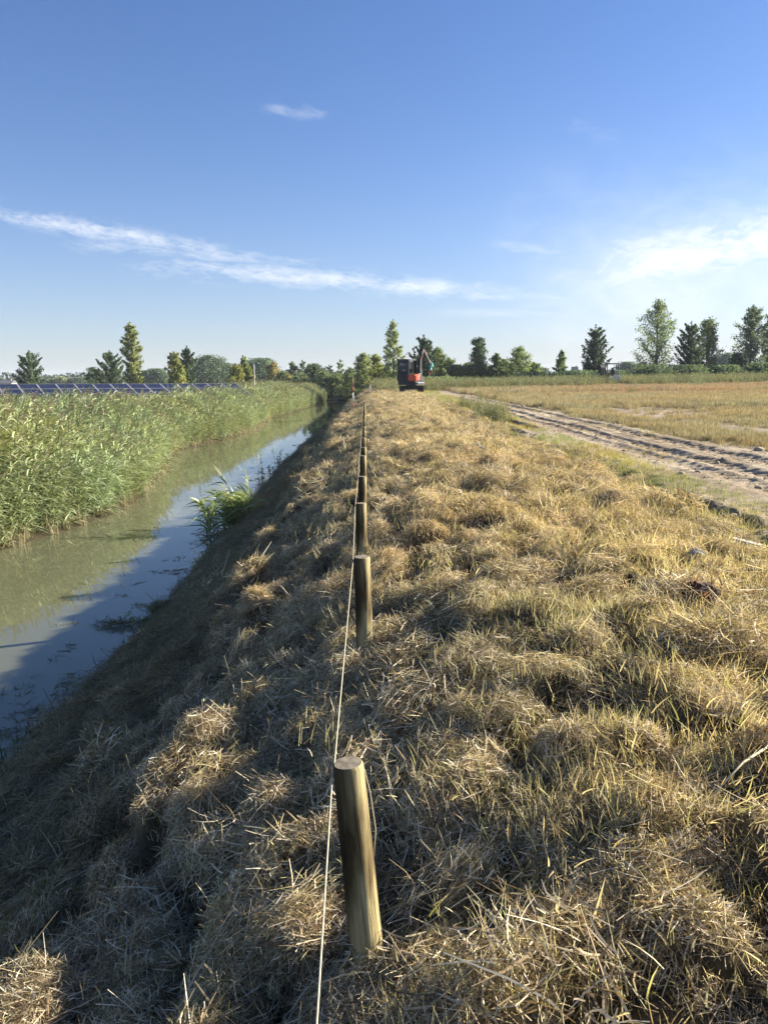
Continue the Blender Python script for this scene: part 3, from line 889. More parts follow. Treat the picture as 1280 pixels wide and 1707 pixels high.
# uprooted brown clod
def plant_thing(name, label, cat, loc, parts, rz=0, group=None):
    o = empty(name, loc, rz); tag(o, label, cat, group)
    for nm, vfc, m in parts: ob(nm, np_mesh(nm, vfc[0], vfc[1], m, vfc[2]), o)
    return o


p = at_z(1165, 1040, 1.78); p[2] = on(p[0], p[1])
bm = bmesh.new(); bmesh.ops.create_icosphere(bm, subdivisions=4, radius=.085)
for v in bm.verts:
    v.co *= 1+.75*(float(fbm(np.array([v.co.x*22+3]), np.array([v.co.y*22+v.co.z*17]), 9, 3)[0])-.5); v.co.z *= .8
me = bpy.data.meshes.new('soil_lump'); bm.to_mesh(me); bm.free(); me.materials.append(simple('dark_peaty_soil', (.055, .032, .022), .95, scale=40, bump=.5))
o = plant_thing('uprooted_clod', 'dark reddish brown uprooted grass clod sticking out of the hay', 'clod', (p[0], p[1], p[2]+.055),
                [('dead_blades', tuft(611, 60, .08, .06, .16, [(.30, .14, .07, 3), (.16, .08, .05, 2), (.42, .25, .12, 1)], w=.0035, spread=.7), M_PLANT)])
lump = ob('soil_lump', me, o)

# ------------------------------------------------------------------ water plants
def fan(seed, n, R, hmin, hmax, pal, w, spread, droop): return tuft(seed, n, R, hmin, hmax, pal, w=w, spread=spread, droop=droop)


g_ = np.random.default_rng(77)
rd = [reed(640+i, 4, .62, 0) for i in range(11)]
def moved(vfc, dx, dy, s=1, rz=0):
    V = vfc[0]*s; c, s2 = math.cos(rz), math.sin(rz)
    V = np.stack([V[:, 0]*c-V[:, 1]*s2+dx, V[:, 0]*s2+V[:, 1]*c+dy, V[:, 2]], 1)
    return V, vfc[1], vfc[2]


brt = np.array([1.0, 1.05, .75])
leaves = join([(lambda q: (q[0], q[1], np.clip(q[2]*brt, 0, 1)))(moved(v, g_.normal(-.12, .19), g_.normal(0, .30), g_.uniform(.75, 1.2), 2.6+g_.normal(0, .8))) for v in rd])
tall = join([moved(reed(660+i, 1, 1.35, 0), g_.normal(-.05, .15), g_.normal(.1, .2), 1, 2.5+g_.normal(0, .9)) for i in range(3)])
dry = join([moved(tuft(670+i, 46, .24, .25, .62, [(.58, .45, .24, 3), (.44, .32, .16, 2), (.32, .3, .12, 1)], w=.006, spread=.32), .10+.14*g_.normal(), .05+.3*g_.normal()) for i in range(6)])
dry[0][:, 2] += .14
p = at_z(385, 880, 0)
plant_thing('ditch_reed_plant', 'bright green reed plant with dry straw stems at the near water edge', 'reed plant', (p[0]+.32, p[1], .02),
            [('leaves', leaves, M_PLANT), ('tall_stems', tall, M_PLANT), ('dry_stems', dry, M_PLANT)])

p = at_z(541, 719, .02)
plant_thing('water_weed_tuft', 'low dark green weed tuft jutting into the ditch, far along the bank', 'weed tuft', (p[0]+.05, p[1], .02),
            [('leaves', join([moved(tuft(690+i, 70, .35, .12, .42, GREEN, w=.010, spread=.8), .3*(i-2), .5*g_.normal()) for i in range(5)]), M_PLANT)])
for (px, py, hh, sd, lb) in ((462, 778, .75, 700, 'sparse leafy water plant standing in the ditch beyond the green reed plant'), (437, 792, .4, 703, 'short leafy sprig in the water just beyond the green reed plant')):
    p = at_z(px, py, 0)
    plant_thing('water_plant', lb, 'water plant', (p[0], p[1], -.03), [('leaves', weed(sd, 6, hh*.5, hh, [(.22, .28, .08, 2), (.12, .16, .05, 2)]), M_PLANT)], group='leafy plants standing in the ditch')
p = at_z(190, 1043, 0)
raft = join([moved((lambda q: (q[0]*np.array([1, .55, .75]), q[1], q[2]))(tangle(720+i, 90, .16, .06, .05, .04, .18, [(.11, .13, .05, 3), (.2, .2, .1, 2), (.07, .05, .035, 2), (.34, .3, .18, 1)], w=.003, tilt=.5)), -.22+.15*i, .05*g_.normal()) for i in range(5)])
plant_thing('floating_weed_raft', 'dark tangle of weeds floating at the near bank, in the foreground water', 'weed raft', (p[0]+.12, p[1], .005),
            [('tangle', raft, M_PLANT), ('pale_sprigs', weed(731, 1, .25, .3, [(.4, .42, .26, 1), (.24, .27, .14, 1)]), M_PLANT)])
M_TWIG = simple('wet_dark_twig', (.045, .035, .028), .5)
for pts_, lb in ((((330, 1018), (296, 1030), (262, 1024), (245, 1012)), 'dark bare twig reaching from the bank past the floating weeds'),
                 (((160, 1150), (163, 1128), (155, 1112)), 'dark forked twig standing in shaded water at the bank'),
                 (((98, 1203), (86, 1185), (74, 1170)), 'dark slanting twig in shaded water near the picture edge')):
    b = B(); q = [at_z(a_, b_, .0) for a_, b_ in pts_]
    for i, w_ in enumerate(q): w_[2] = .0 + .07*i
    b.tube(q, [.009]+[.006]*(len(q)-2)+[.003], 6); b.tube([q[-2], q[-2]+np.array([.06, .1, .10])], [.004, .002], 5)
    o = b.build('bare_twig', M_TWIG, smooth=True); tag(o, lb, 'twig', 'bare twigs along the water edge')
# long loose straws lying over the hay
M_PALE = simple('pale_dry_stalk', (.60, .50, .30), .7, scale=60)
for (x0, y0, x1, y1, lb) in ((795, 1610, 850, 1705, 'long pale stalk lying near the bottom edge'),
                             (1165, 1500, 1280, 1418, 'long yellowish reed stalk lying in the hay at the right edge'), (345, 1010, 352, 1045, 'short pale stalk leaning on the shaded slope')):
    a, c = at_z(x0, y0, 1.6 if x0 > 400 else 1.0), at_z(x1, y1, 1.6 if x0 > 400 else 1.0)
    a[2], c[2] = on(a[0], a[1])+.09, on(c[0], c[1])+.07
    b = B(); m_ = (a+c)/2+np.array([0, 0, .025]); b.tube([a, m_, c], [.0022, .0035, .004], 6)
    o = b.build('loose_stalk', M_PALE, smooth=True); tag(o, lb, 'stalk', 'loose stalks on the hay')

# ------------------------------------------------------------------ solar panels
def solar_mat():
    m, nt, out = mat('solar_cells')
    p = N(nt, 'BsdfPrincipled', i_Roughness=.18)
    p.inputs['Specular IOR Level'].default_value = .12
    tc = N(nt, 'TexCoord')
    br = N(nt, 'TexBrick', offset=0.0, i_Scale=1.0, i_Mortar_Size=.006)
    br.inputs['Brick Width'].default_value = .18; br.inputs['Row Height'].default_value = .18
    br.inputs['Color1'].default_value = (.014, .016, .034, 1); br.inputs['Color2'].default_value = (.017, .020, .042, 1); br.inputs['Mortar'].default_value = (.04, .05, .10, 1)
    nt.links.new(tc.outputs['Object'], br.inputs['Vector']); nt.links.new(br.outputs[0], p.inputs['Base Color'])
    nt.links.new(p.outputs[0], out.inputs[0])
    return m


M_SOL = solar_mat(); M_ALU = simple('pale_aluminium', (.30, .30, .31), .45, .3)
P0 = at_y(393, 639.5, 57.5)
P1 = at_y(-40, 640.5, 48)
Rv = Vector(P0-P1); rowlen = Rv.length; Rv.normalize()
Dn = Vector((Rv.y, -Rv.x, 0)).normalized()              # towards the lower edge
Dn = (Dn*1.0 + Vector((.0, -.0, 0))).normalized()
til = rad(17)
dd = Dn*math.cos(til)+Vector((0, 0, -math.sin(til)))
nn = Rv.cross(dd).normalized()
if nn.z < 0: nn = -nn
arr = empty('solar_array', Vector(P0)-Rv*rowlen*.5+Vector((0, 0, -2.2)))
tag(arr, 'long tilted row of blue solar panels behind the reeds', 'solar panels')
nmod = 15; mw = rowlen/nmod; mh = 1.05
pm = B(); pm.box((0, 0, 0), (mw-.05, mh-.03, .03), None, .004); pme = pm.build('panel', M_SOL); pdat = pme.data; bpy.data.objects.remove(pme)
fm = B()
for sx in (-1, 1): fm.box((sx*(mw-.05)/2, 0, .004), (.06, mh, .05), None, .006)
for sy in (-1, 1): fm.box((0, sy*(mh-.04)/2, .004), (mw-.13, .03, .05), None, .006)
fme = fm.build('frame', M_ALU); fdat = fme.data; bpy.data.objects.remove(fme)
R3 = Matrix((Rv, -dd, nn)).transposed().to_4x4()
base = arr.location.copy()
for j in range(3):
    for i in range(nmod):
        c_ = Vector(P1)+Rv*(i+.5)*mw+dd*(j+.5)*mh
        o = ob('panel', pdat, arr); o.matrix_local = Matrix.Translation(c_-base) @ R3
        o2 = ob('frame', fdat, o)
for i in range(0, nmod+1, 3):
    for dist in (.5, 2.6):
        c_ = Vector(P1)+Rv*i*mw+dd*dist
        b = B(); b.tube([c_-base+Vector((0, 0, -.05)), Vector((c_.x-base.x, c_.y-base.y, .3-base.z))], .05, 8); b.build('leg', M_ALU, arr, smooth=True)

# ------------------------------------------------------------------ machines
M_NAVY = simple('dark_navy_machine_paint', (.005, .007, .018), .6, var=.2)
M_ORANGE = simple('orange_machine_paint', (.50, .062, .018), .38, var=.1)
M_BLACK = simple('black_rubber_and_steel', (.02, .02, .022), .7, var=.3, scale=14)
M_GLASS = None
def glass_mat():
    m, nt, out = mat('tinted_cab_glass')
    t = N(nt, 'BsdfTransparent'); t.inputs[0].default_value = (.75, .8, .82, 1)
    g = N(nt, 'BsdfGlossy', i_Roughness=.03); fr = N(nt, 'Fresnel', i_IOR=1.45)
    mx = N(nt, 'MixShader'); nt.links.new(fr.outputs[0], mx.inputs[0]); nt.links.new(t.outputs[0], mx.inputs[1]); nt.links.new(g.outputs[0], mx.inputs[2])
    nt.links.new(mx.outputs[0], out.inputs[0])
    return m


M_GLASS = glass_mat()
M_DGLASS = simple('dark_rear_glass', (.006, .008, .02), .3, var=.1)
M_WPAINT = simple('white_machine_paint', (.70, .70, .72), .4, var=.05)
M_STEEL = simple('worn_grey_steel', (.30, .30, .29), .5, .4, var=.2, scale=12)
M_CHROME = simple('bright_steel_rod', (.7, .7, .7), .2, .9)
M_TEAL = simple('teal_attachment_paint', (.07, .27, .24), .45)
M_REDTIP = simple('rusty_red_steel', (.33, .06, .03), .6)
M_SEAT = simple('black_seat_fabric', (.03, .03, .032), .8)


def beam(bm, pts, w, h0, h1):
    """flat sided arm along a line in the y-z plane, width w along x"""
    prof_t, prof_b = [], []
    n = len(pts)
    for i, (y_, z_) in enumerate(pts):
        a = pts[max(i-1, 0)]; c_ = pts[min(i+1, n-1)]
        d = Vector((c_[0]-a[0], c_[1]-a[1])).normalized(); q = Vector((-d.y, d.x))
        h = h0+(h1-h0)*i/(n-1)
        prof_t.append((y_+q.x*h, z_+q.y*h)); prof_b.append((y_-q.x*h, z_-q.y*h))
    bm.prism(prof_t+prof_b[::-1], -w/2, w/2, .012)


def track_unit(b, x0, x1, L_, h):
    prof = []
    for k in range(9): a = math.pi/2+math.pi*k/8; prof.append((-L_/2+h/2+h/2*math.cos(a), h/2+h/2*math.sin(a)))
    for k in range(9): a = -math.pi/2+math.pi*k/8; prof.append((L_/2-h/2+h/2*math.cos(a), h/2+h/2*math.sin(a)))
    b.prism(prof, x0, x1, .015)
    nn_ = 16
    for k in range(nn_):
        y_ = -L_/2+h/2+(L_-h)*k/(nn_-1)
        b.box(((x0+x1)/2, y_, h+.008), (x1-x0-.02, .045, .035), None, .005)
        b.box(((x0+x1)/2, y_, .006), (x1-x0-.02, .045, .03), None, .005)
    for a in (-60, -30, 0, 30, 60):
        for s_ in (-1, 1):
            y_ = s_*(L_/2-h/2+(h/2+.008)*math.cos(rad(a))); z_ = h/2+(h/2+.008)*math.sin(rad(a))
            b.box(((x0+x1)/2, y_, z_), (x1-x0-.02, .035, .045), Matrix.Rotation(rad(a)*s_, 3, 'X'), .005)


def excavator(loc, yaw):
    o = empty('mini_excavator', loc)
    tag(o, 'orange and navy mini excavator parked on the crest with its arm folded', 'excavator')
    R = Matrix.Rotation(yaw, 4, 'Z')
    def T(x): x.matrix_local = R; return x
    for s_ in (-1, 1):
        b = B(); track_unit(b, s_*.73-.17, s_*.73+.17, 1.95, .46); b.build('track', M_BLACK, o)
    b = B(); b.box((0, 0, .36), (1.14, 1.2, .26), None, .03); b.tube([(0, 0, .45), (0, 0, .60)], .38, 20); b.build('undercarriage', M_BLACK, o)
    b = B(); b.box((0, 1.30, .28), (1.5, .06, .36), None, .02); b.box((-.4, 1.05, .3), (.1, .5, .1), None, .02); b.box((.4, 1.05, .3), (.1, .5, .1), None, .02); b.build('dozer_blade', M_STEEL, o)
    b = B()   # turntable deck and rounded counterweight
    prof = [(-.80, -.55), (-.74, -.80), (-.55, -.94), (-.2, -.99), (.2, -.99), (.55, -.94), (.74, -.80), (.80, -.55), (.80, .80), (-.80, .80)]
    vb = [b.bm.verts.new((x, y, .56)) for x, y in prof]; vt = [b.bm.verts.new((x, y, .86)) for x, y in prof]
    b.bm.faces.new(vb); b.bm.faces.new(vt)
    for k in range(len(prof)): b.bm.faces.new((vb[k], vb[(k+1) % 10], vt[(k+1) % 10], vt[k]))
    body = T(b.build('counterweight', M_NAVY, o))
    b = B(); b.box((-.33, -.53, 1.11), (.92, .84, .50), None, .06); T(b.build('engine_cover', M_NAVY, o))
    b = B(); b.box((.475, -.52, 1.08), (.66, .90, .54), None, .09); side = T(b.build('side_cover', M_ORANGE, o)); b = B(); b.box((.475, .26, 1.02), (.62, .60, .40), None, .06); T(b.build('front_deck', M_BLACK, o)); b = None
    b = B(); b.tube([(.80, -.20, .90), (.808, -.28, .98), (.810, -.40, 1.02), (.810, -.44, 1.10), (.808, -.36, 1.20), (.80, -.24, 1.26)], .028, 8);
    b.build('white_swoosh', M_WPAINT, side)
    b = B(); b.box((.50, -.02, 1.37), (.50, .55, .06), None, .02); T(b.build('top_hatch', M_STEEL, o))
    b = B(); b.box((.84, -.1, .70), (.10, 1.25, .07), None, .02); T(b.build('side_step', M_STEEL, o))
    b = B(); b.tube([(.3, -.6, 1.3), (.3, -.6, 1.62)], .03, 10); T(b.build('exhaust_pipe', M_BLACK, o))
    # cab
    b = B(); x0, x1, y0, y1, z0, z1 = -.82, .14, -.72, .78, 1.30, 2.42
    for x in (x0+.035, x1-.035):
        for y_ in (y0+.04, y1-.04): b.box((x, y_, (z0+z1)/2), (.07, .08, z1-z0), None, .015)
        b.box((x, .12, (z0+z1)/2), (.055, .06, z1-z0), None, .012)
    b.box((x0+.48, 0, z0-.2), (.96, 1.5, .42), None, .02)
    b.box((x0+.48, y0+.04, z0+.09), (.82, .07, .2), None, .015); b.box((x0+.48, y0+.04, z1-.09), (.82, .07, .14), None, .015)
    cab = T(b.build('cab', M_NAVY, o))
    b = B(); b.box(((x0+x1)/2, .04, z1+.035), (1.06, 1.66, .09), None, .035); b.build('cab_roof', simple('grey_cab_roof', (.10, .10, .12), .4), cab)
    b = B(); b.box(((x0+x1)/2, y0+.03, 1.94), (.80, .012, .80), None, .004); rw = b.build('rear_window', M_DGLASS, cab)
    b = B(); yy_ = y0+.018
    for q in ([(-.62, 2.15), (-.5, 2.19), (-.36, 2.15)], [(-.66, 2.00), (-.63, 2.09), (-.56, 2.10), (-.45, 2.00), (-.46, 2.11), (-.40, 2.12), (-.37, 2.02), (-.31, 2.02), (-.28, 2.12), (-.24, 2.03), (-.16, 2.10), (-.10, 2.08)]):
        b.tube([(x, yy_, z) for x, z in q], .02, 6)
    stm = simple('faded_white_sticker', (.5, .5, .56), .6); b.build('faded_sticker', stm, rw)
    b = B(); b.box((-.31, yy_, 1.665), (.28, .02, .03), None, .004); b.build('sticker_strip', stm, rw)
    b = B(); b.box((x1-.03, -.29, 1.9), (.012, .74, .86), None, .003); b.box((x1-.03, .44, 1.9), (.012, .56, .86), None, .003); b.build('side_window', M_GLASS, cab)
    b = B(); b.box((x0+.03, -.29, 1.9), (.012, .74, .86), None, .003); b.box((x0+.03, .44, 1.9), (.012, .56, .86), None, .003); b.build('door_window', M_GLASS, cab)
    b = B(); b.box(((x0+x1)/2, y1-.04, 1.9), (.82, .012, .92), None, .003); b.build('windscreen', M_GLASS, cab)
    b = B(); b.box((-.34, -.05, 1.45), (.48, .48, .14), None, .04); b.box((-.34, -.30, 1.75), (.46, .12, .56), None, .04); b.box((-.34, -.32, 2.10), (.26, .09, .16), None, .03); b.build('seat', M_SEAT, cab)
    # boom and arm
    bx = .36
    def side_obj(b_, nm, m, par=None):
        x = b_.build(nm, m, o if par is None else par)
        if par is None: x.matrix_local = R @ Matrix.Translation((bx, 0, 0))
        return x
    b = B(); b.box((0, .95, .85), (.34, .42, .5), None, .03); side_obj(b, 'boom_swing_post', M_BLACK)
    b = B(); beam(b, [(.92, 1.0), (.78, 1.75), (.85, 2.35), (1.12, 2.95), (1.42, 3.28)], .20, .13, .10); boom = side_obj(b, 'boom', M_BLACK)
    b = B(); beam(b, [(.80, 2.42), (1.02, 2.90), (1.26, 3.2)], .212, .035, .03); b.build('boom_side_plate', simple('dull_orange_paint', (.32, .06, .025), .5), boom)
    b = B(); b.tube([(0, 1.12, 1.15), (0, 1.0, 1.9)], .055, 10); b.build('hydraulic_cylinder', M_STEEL, boom)
    b = B(); b.tube([(0, 1.0, 1.9), (0, 1.02, 2.45)], .03, 10); b.build('piston_rod', M_CHROME, boom)
    b = B(); b.tube([(.02, 1.0, 2.62), (.02, 1.30, 3.02)], .055, 10); b.build('hydraulic_cylinder', M_WPAINT, boom)
    b = B(); beam(b, [(1.30, 3.36), (1.62, 3.14), (2.35, 2.55), (2.80, 2.16)], .17, .13, .07); arm = side_obj(b, 'dipper_arm', M_BLACK)
    b = B(); b.tube([(0, 1.62, 3.32), (0, 2.25, 2.86)], .05, 10); b.build('hydraulic_cylinder', M_ORANGE, arm)
    b = B(); b.tube([(0, 2.25, 2.86), (0, 2.66, 2.46)], .028, 10); b.build('piston_rod', M_CHROME, arm)
    b = B(); b.tube([(-.06, 2.62, 2.42), (-.06, 2.92, 2.28), (-.06, 2.85, 2.08)], .04, 8); b.tube([(.06, 2.62, 2.42), (.06, 2.92, 2.28), (.06, 2.85, 2.08)], .04, 8); b.build('link', M_STEEL, arm)
    b = B(); b.box((0, 2.88, 1.98), (.28, .32, .24), Matrix.Rotation(rad(-18), 3, 'X'), .05); b.tube([(-.10, 2.9, 1.78), (.10, 2.9, 1.80)], .13, 16); b.box((.12, 3.0, 2.08), (.12, .30, .36), Matrix.Rotation(rad(25), 3, 'X'), .04)
    head = side_obj(b, 'tool_head', M_TEAL)
    b = B()
    for s_ in (-1, 1): b.tube([(s_*.09, 2.9, 1.68), (s_*.11, 2.93, 1.50), (s_*.04, 2.95, 1.33)], [.045, .04, .02], 8)
    b.build('grab_claw', M_REDTIP, head)
    b = B(); b.tube([(-.1, 2.74, 1.80), (-.24, 2.72, 1.80)], .12, 14); b.build('rotator_motor', M_BLACK, head)
    b = B(); b.tube([(.1, 1.0, 2.4), (.14, .95, 2.95), (.12, 1.35, 3.45), (.12, 1.9, 3.15)], .022, 8); b.tube([(-.06, 2.4, 2.66), (-.1, 2.75, 2.62), (-.08, 2.9, 2.2)], .02, 8); b.build('hydraulic_hose', M_BLACK, boom)
    return o


p = at_y(685.5, 655, 60)
excavator((p[0], 60, float(ground(np.array([p[0]]), np.array([60.]))[0])+.08), rad(-28))


def white_digger(loc):
    o = empty('white_excavator', loc, rad(-8)); tag(o, 'small white excavator with open cab standing behind the field weeds', 'excavator')
    for s_ in (-1, 1):
        b = B(); track_unit(b, s_*.6-.16, s_*.6+.16, 1.8, .44); b.build('track', M_BLACK, o)
    b = B(); b.box((0, 0, .62), (1.0, 1.1, .28), None, .04); b.build('undercarriage', M_REDTIP, o)
    b = B(); b.box((0, -.15, .98), (1.5, 1.5, .46), None, .12); b.box((.35, -.5, 1.30), (.72, .6, .24), None, .08); b.build('body', M_WPAINT, o)
    b = B()
    for x in (-.66, .42):
        for y_ in (-.5, .55): b.box((x, y_, 1.85), (.09, .09, 1.4), None, .02)
    b.box((-.12, .02, 2.55), (1.2, 1.22, .10), None, .03); b.box((.46, -.5, 2.66), (.07, .07, .22), None, .015); cab = b.build('cab_frame', simple('greyish_cab_frame', (.12, .13, .15), .5), o)
    b = B(); b.box((-.1, -.05, 1.40), (.46, .46, .14), None, .05); b.box((-.1, -.28, 1.72), (.44, .12, .52), None, .05); b.box((-.1, -.30, 2.06), (.26, .10, .18), None, .04); b.build('seat', M_SEAT, cab)
    b = B(); beam(b, [(.75, 1.0), (1.0, 1.7), (1.6, 2.0), (2.2, 1.7)], .2, .12, .09); bo = b.build('boom', M_WPAINT, o)
    b = B(); beam(b, [(2.2, 1.75), (2.5, 1.1), (2.5, .5)], .16, .1, .06); b.build('dipper_arm', M_BLACK, bo)
    b = B(); b.prism([(2.35, .55), (2.75, .45), (2.85, .15), (2.5, .0), (2.2, .2)], -.3, .3, .03); b.build('bucket', M_BLACK, bo)
    return o


p = at_y(1022, 605, 79)
zg = float(ground(np.array([p[0]]), np.array([79.]))[0])
white_digger((p[0], 79, p[2]-2.62))
print('digger ground', zg, p[2]-2.62)
# the dark digging bucket standing beside it
p = at_y(1004, 611, 80); zb = float(ground(np.array([p[0]]), np.array([80.]))[0])
o = empty('upright_bucket', (p[0], 80, zb), rad(20)); tag(o, 'black digging bucket on a short arm beside the white excavator', 'digging bucket')
b = B(); b.prism([(-.25, 1.2), (.25, 1.35), (.30, 1.9), (.05, 2.25), (-.2, 1.9)], -.32, .32, .03); b.build('bucket', M_BLACK, o)
b = B(); beam(b, [(0, 0), (0, .7), (.05, 1.3)], .2, .14, .1); b.build('arm', M_BLACK, o)

# ------------------------------------------------------------------ trees
def leaf_cloud(P, size, colr, g, up=.35):
    """small four-cornered leaves at P with random facing"""
    n = len(P)
    d = unit(g.normal(0, 1, (n, 3))+np.array([0, 0, up])); s_ = unit(np.cross(d, g.normal(0, 1, (n, 3))))
    L_ = size*g.uniform(.6, 1.35, n)[:, None]; w = L_*.75
    V = np.stack([P-d*L_*.5, P+s_*w*.6, P+d*L_*.6, P-s_*w*.6], 1).reshape(-1, 3)
    F = np.arange(4*n).reshape(n, 4)
    return V, F, np.repeat(colr, 4, 0)


M_BARK = simple('grey_brown_bark', (.10, .08, .06), .9, scale=3, var=.4)


def tree(name, label, px, pytop, pybase, wpx, Y, shape, col, seed, cat='tree', group='trees along the horizon', leaf=None, dens=1.0, zb=None):
    g = np.random.default_rng(seed)
    top = at_y(px, pytop, Y); bot = at_y(px, pybase, Y); W = wpx*Y/1280*.58
    x0 = top[0]; zg_ = float(ground(np.array([x0]), np.array([float(Y)]), False)[0]) if zb is None else zb
    H = top[2]-zg_
    o = empty(name, (x0, Y, zg_)); tag(o, label, cat, group)
    hs = {'columnar': (.06, 62, 90, .95), 'poplar': (.12, 46, 80, 1.0), 'vase': (.12, 78, 85, 1.0), 'round': (.10, 60, 90, 1.0), 'willow': (.03, 64, 80, 1.0), 'cone': (.08, 42, 80, 1.0), 'wispy': (.15, 24, 50, 1.0)}[shape]
    h0, nb, nl, _ = hs
    nb = int(nb*max(.6, min(1.5, H/9))); nl = int(nl*dens*1.3)
    size = leaf or max(.17, Y/1280*2.1)
    LP, br = [], []
    for i in range(nb):
        t = h0+(.95-h0)*((i+g.uniform(0, 1))/nb)**.9
        a = i*2.4+g.normal(0, .4)
        u = (t-h0)/(.95-h0)
        if shape == 'columnar': rr = W*(math.sin(math.pi*min(1, u*.78+.14))**.6)*g.uniform(.5, 1.15); rise = .9
        elif shape == 'poplar': rr = W*((1-u)**.52*1.0+.05)*min(1, .55+u*2.4)*g.uniform(.45, 1.2); rise = .75
        elif shape == 'vase': rr = W*(.30+.85*math.sin(math.pi*(u*.60+.10)))*(1-u**4*.55)*g.uniform(.6, 1.2); rise = 1.35
        elif shape == 'round': rr = W*math.sqrt(max(.03, 1-((u-.42)/.62)**2))*g.uniform(.5, 1.1); rise = .25
        elif shape == 'willow': rr = W*math.sqrt(max(.02, 1-u**1.7))*g.uniform(.45, 1.12); rise = .55
        elif shape == 'cone': rr = W*(1-u)**.8*g.uniform(.6, 1.12)+.05*W; rise = .45
        else: rr = W*math.sin(math.pi*(.15+.8*u))*g.uniform(.4, 1.2); rise = .9
        zt = t*H
        dz = rise*rr*(1-.4*u)
        if shape in ('vase',): zs = max(H*h0*.8, zt-dz*.9)
        else: zs = max(H*h0*.5, zt-dz*.6)
        st = np.array([0, 0, zs]); en = np.array([rr*math.cos(a), rr*math.sin(a), zs+dz])
        en[2] = min(en[2], H*g.uniform(.93, 1.0))
        br.append((st, en))
        m = max(6, int(nl*(.45+.75*rr/W)))
        tt = g.uniform(.15, 1, m)**.75 if shape != 'vase' else g.uniform(.08, 1, m)
        sg = {'columnar': .16, 'poplar': .12, 'vase': .12, 'round': .19, 'willow': .16, 'cone': .14, 'wispy': .10}[shape]*W*g.uniform(.6, 1.25)
        pos = st[None]+(en-st)[None]*tt[:, None]+g.normal(0, 1, (m, 3))*sg*(np.array([1, 1, .8]))*((1.15-.65*tt)[:, None] if shape == 'vase' else (1.15-.35*tt)[:, None])*(1-.25*u)
        LP.append(pos)
    # leader
    m = int(nl*1.2); tt = g.uniform(.55, 1, m)
    LP.append(np.stack([g.normal(0, W*.12*(1.15-tt)/.45+.02), g.normal(0, W*.12*(1.15-tt)/.45+.02), tt*H], 1) if False else np.stack([g.normal(0, 1, m)*W*.20*(1.06-tt)/.5, g.normal(0, 1, m)*W*.20*(1.06-tt)/.5, tt*H], 1))
    LP = np.concatenate(LP); LP = LP[(LP[:, 2] > H*h0*.35) & (LP[:, 2] < H*1.01)]
    c = np.array(col)*2.25*g.uniform(.65, 1.4, (len(LP), 1))*(1+g.normal(0, .06, (len(LP), 3)))
    V, F, C = leaf_cloud(LP, size, np.clip(c, .005, 1), g)
    ob('crown', np_mesh('crown', V, F, M_LEAF, C), o)
    b = B(); r0 = max(.05, .018*H)
    b.tube([(0, 0, -.3), (0, 0, .02*H), (.03*W, 0, .35*H), (0, .02*W, .7*H), (0, 0, .96*H)], [r0*1.25, r0, r0*.75, r0*.4, r0*.08], 8)
    for st, en in br[::2]:
        mid = (st+en)/2+np.array([0, 0, -.04*H*.3]); b.tube([st, mid, en], [r0*.32, r0*.2, r0*.06], 5)
    b.build('trunk', M_BARK, o, smooth=True)
    return o


DK = (.040, .062, .030); MID = (.075, .10, .035); YG = (.13, .145, .042); OL = (.105, .125, .048); PALE = (.14, .165, .08); BLU = (.05, .072, .045); YEL = (.22, .18, .04)
T = tree
T('broadleaf_tree', 'dark bushy tree standing alone at the far left behind the panels', 48, 584, 641, 38, 110, 'vase', DK, 1, dens=1.5)
T('broadleaf_tree', 'dark spiky tree beside the tall columnar poplar', 182, 583, 641, 36, 110, 'vase', DK, 2, dens=1.4)
T('broadleaf_tree', 'low dark bushy tree, left of the spiky tree by the columnar poplar', 157, 612, 641, 36, 118, 'round', DK, 3)
T('poplar_tree', 'tall slender columnar poplar, the tallest tree left of the ditch', 216, 536, 641, 29, 105, 'columnar', (.115, .13, .04), 4, dens=1.3)
T('poplar_tree', 'shorter yellow green columnar poplar behind the solar panels', 289, 585, 641, 26, 105, 'columnar', (.12, .13, .035), 5, dens=1.2)
T('broadleaf_tree', 'yellow green bush tucked against the shorter columnar poplar', 299, 603, 641, 26, 104, 'willow', YG, 6)
T('broadleaf_tree', 'dark pointed tree right of the shorter columnar poplar', 311, 576, 641, 26, 108, 'vase', DK, 7, dens=1.5)
T('broadleaf_tree', 'big rounded dark tree of the distant wood behind the panels', 346, 592, 641, 58, 190, 'round', BLU, 8, dens=1.6)
T('broadleaf_tree', 'lower rounded dark tree right of the big one in the distant wood', 374, 605, 641, 44, 195, 'round', BLU, 9, dens=1.5)
T('broadleaf_tree', 'hazy round tree between the columnar poplars', 262, 614, 641, 34, 220, 'round', (.06, .085, .05), 10, dens=1.3)
T('broadleaf_tree', 'hazy grey green tree just right of the tall columnar poplar', 247, 617, 641, 26, 230, 'round', (.085, .11, .06), 101, dens=1.2)
T('broadleaf_tree', 'faint low tree left of the dark bushy pair, on the horizon', 75, 631, 642, 40, 300, 'round', BLU, 11)
T('broadleaf_tree', 'faint pale low tree, midway between the lone tree and the spiky one', 101, 628, 642, 22, 300, 'round', PALE, 12)
T('broadleaf_tree', 'small faint dark tree on the horizon left of the bushy one', 130, 629, 642, 34, 300, 'round', BLU, 13)
T('willow_bush', 'yellowish willow bush at the right end of the solar panels', 392, 606, 650, 44, 92, 'willow', (.125, .13, .04), 14, dens=1.3)
T('poplar_tree', 'thin yellow green poplar above the end of the solar panels', 405, 592, 650, 17, 93, 'columnar', (.12, .14, .05), 15)
T('willow_bush', 'narrow yellow green bush beside the pale grey mast', 414, 611, 652, 26, 90, 'willow', (.12, .13, .042), 16)
T('broadleaf_tree', 'very broad dark domed tree in the distance behind the pale mast', 432, 597, 645, 62, 200, 'round', (.048, .075, .042), 17, dens=1.7)
